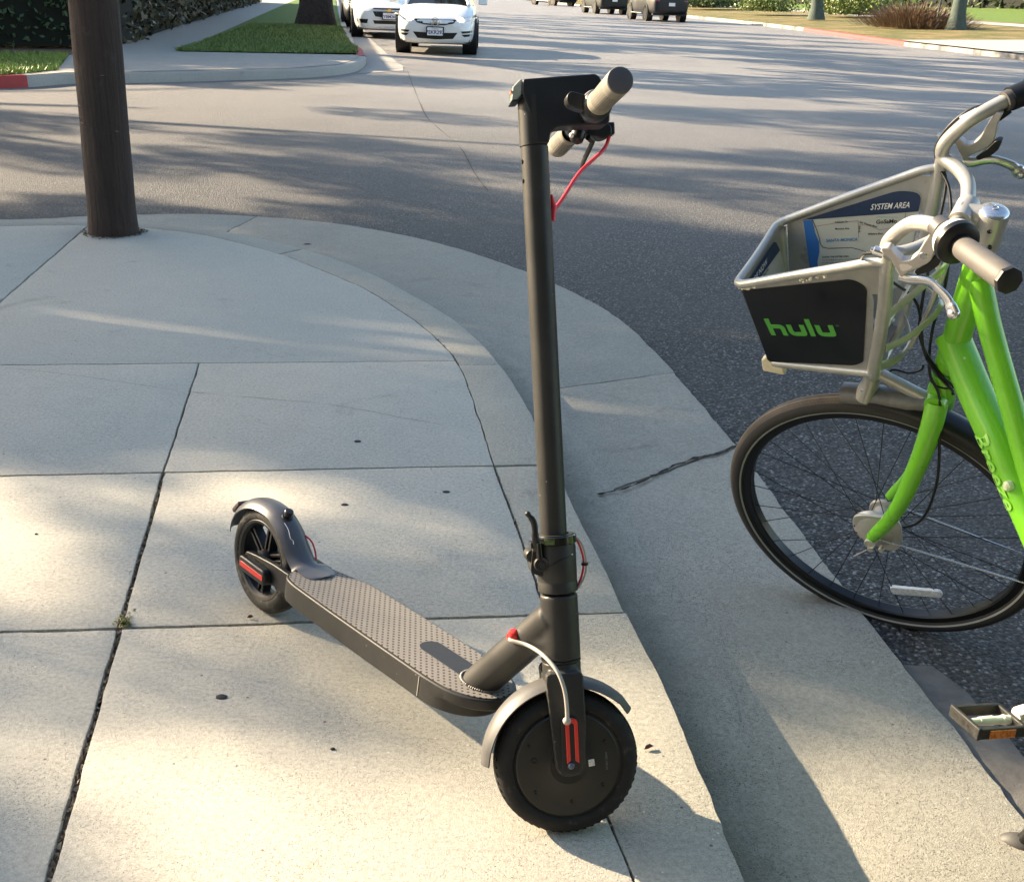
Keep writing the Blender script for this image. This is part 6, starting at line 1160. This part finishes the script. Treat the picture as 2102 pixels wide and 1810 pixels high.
    if nose == 'front':
        if style == 'coupe':
            gr_ = decal('grille', [(-.43, .672), (-.2, .668), (0, .665), (.2, .668), (.43, .672), (.36, .60), (.2, .568), (0, .56), (-.2, .568), (-.36, .60)], CBK, root)
            for sx_ in (-1, 1):
                hl = decal('headlight', [(sx_*a, b) for a, b in ((.45, .655), (.52, .70), (.66, .735), (.80, .765), (.825, .74), (.80, .70), (.66, .645), (.52, .61), (.46, .62))], LAMP, root, off=.010, step=.04)
                if lamps: mb = MB(); hit = bvh.ray_cast(fr(sx_*.49, -1.5, .655), bkv)[0]; mb.ball(hit+bkv*.03, .062, 14); mb.build('lit_bulb', GLOW, hl)
                decal('fog_slot', [(sx_*a, b) for a, b in ((.50, .455), (.74, .475), (.75, .435), (.54, .418))], CBK, root); decal('fog_slot', [(sx_*a, b) for a, b in ((.52, .395), (.755, .41), (.75, .370), (.57, .355))], CBK, root)
            decal('lower_intake', [(-.44, .43), (0, .415), (.44, .43), (.35, .315), (0, .295), (-.35, .315)], CBK, root)
            platef(0, .445, plate)
            if logo:
                mb = MB(); c_ = bvh.ray_cast(fr(0, -1.5, .615), bkv)[0]-bkv*.02
                E_ = lambda a, b, c=0: c_+lat*a+V((0, 0, b))-bkv*c
                mb.prism([(-.055, -.045), (-.032, -.045), (-.028, -.008), (.028, -.008), (.032, -.045), (.055, -.045), (.045, .045), (.024, .045), (.026, .012), (-.026, .012), (-.024, .045), (-.045, .045)], E_, 0, .01)
                mb.lathe(c_, lat.cross(V((0, 0, 1))), [(.078, .006), (.086, .006), (.086, -.006), (.078, -.006)], 32, close=True); mb.build('grille_emblem', ALU, gr_)
        else:
            decal('grille', [(-.40, .72), (.40, .72), (.38, .685), (-.38, .685)], CBK, root); decal('grille', [(-.40, .64), (.40, .64), (.34, .52), (.0, .49), (-.34, .52)], CBK, root); decal('grille_bar', [(-.42, .680), (.42, .680), (.41, .650), (-.41, .650)], LAMP, root)
            mb = MB(); c_ = bvh.ray_cast(fr(0, -1.5, .665), bkv)[0]-bkv*.02; E_ = lambda a, b, c=0: c_+lat*a+V((0, 0, b))-bkv*c
            mb.prism([(-.085, -.018), (-.03, -.018), (-.035, -.035), (.025, -.035), (.03, -.018), (.085, -.018), (.09, .018), (.035, .018), (.04, .035), (-.02, .035), (-.025, .018), (-.08, .018)], E_, 0, .01); mb.build('grille_emblem', M('gold_emblem', (.5, .38, .12), .3, metal=.7), root)
            decal('lower_intake', [(-.40, .43), (.40, .43), (.36, .35), (-.36, .35)], CBK, root)
            for sx_ in (-1, 1): decal('headlight', [(sx_*a, b) for a, b in ((.44, .70), (.60, .745), (.76, .775), (.80, .74), (.74, .68), (.56, .635), (.46, .65))], LAMP, root, off=.010, step=.04); decal('fog_lamp', [(sx_*a, b) for a, b in ((.52, .455), (.74, .455), (.70, .36), (.54, .36))], CBK, root)
            platef(0, .54, plate)
    else:
        z1 = .95+dz*.6
        for sx_ in (-1, 1): decal('tail_light', [(sx_*a, b) for a, b in ((.52*kw, z1), (.70*kw, z1+.02), (.72*kw, z1-.16), (.56*kw, z1-.17))], TAIL, root, side_=1)
        decal('rear_bumper_trim', [(-.62, .48+dz*.4), (.62, .48+dz*.4), (.60, .42+dz*.4), (-.60, .42+dz*.4)], CBK, root, side_=1); platef(1, .78, '')
        mb = MB(); mb.box(fr(-Wd/2-.02, 2.1*k, .36), bkv*.95, lat*.03, V((0, 0, .02))); mb.box(fr(Wd/2+.02, 2.1*k, .36), bkv*.95, lat*.03, V((0, 0, .02))); mb.build('side_step', RIMM, root)
    mb = MB(); mb.box(fr(0, L*.5, .27+(.08 if tall else 0)), bkv*(L*.44), lat*(Wd*.42), V((0, 0, .07))); mb.build('underbody', CBK, root)
    return root
car('coupe_car', 'white two door car with lit headlights driving towards the corner', (-1.79, 23.9), (.03, -1), CW, Wd=1.62, H=1.39, lamps=True, plate='7EKR292', logo=True, group='cars on the street')
car('sedan_car', 'white parked sedan half hidden behind the white car with lit headlights', (-3.40, 30.2), (.16, -1), CW, L=4.8, Wd=1.82, H=1.45, style='sedan', plate='7YBM264', group='cars on the street')
car('sedan_car', 'dark grey car parked behind the white sedan at the left kerb', (-4.72, 37.2), (.16, -1), CK, L=4.6, Wd=1.8, H=1.45, style='sedan', group='cars on the street')
car('suv_car', 'nearest dark blue sport utility car parked by the right kerb', (5.95, 62.5), (-.19, 1), CK, L=4.7, Wd=1.95, H=1.78, style='suv', nose='rear', group='cars on the street')
car('suv_car', 'dark green car parked ahead of the dark blue one', (4.2, 76.0), (-.2, 1), CG, L=4.6, Wd=1.9, H=1.72, style='suv', nose='rear', group='cars on the street')
car('suv_car', 'farthest dark vehicle standing near the top middle of the street', (.9, 104.0), (-.6, 1), CK, L=5.0, Wd=1.95, H=1.85, style='suv', nose='rear', group='cars on the street')
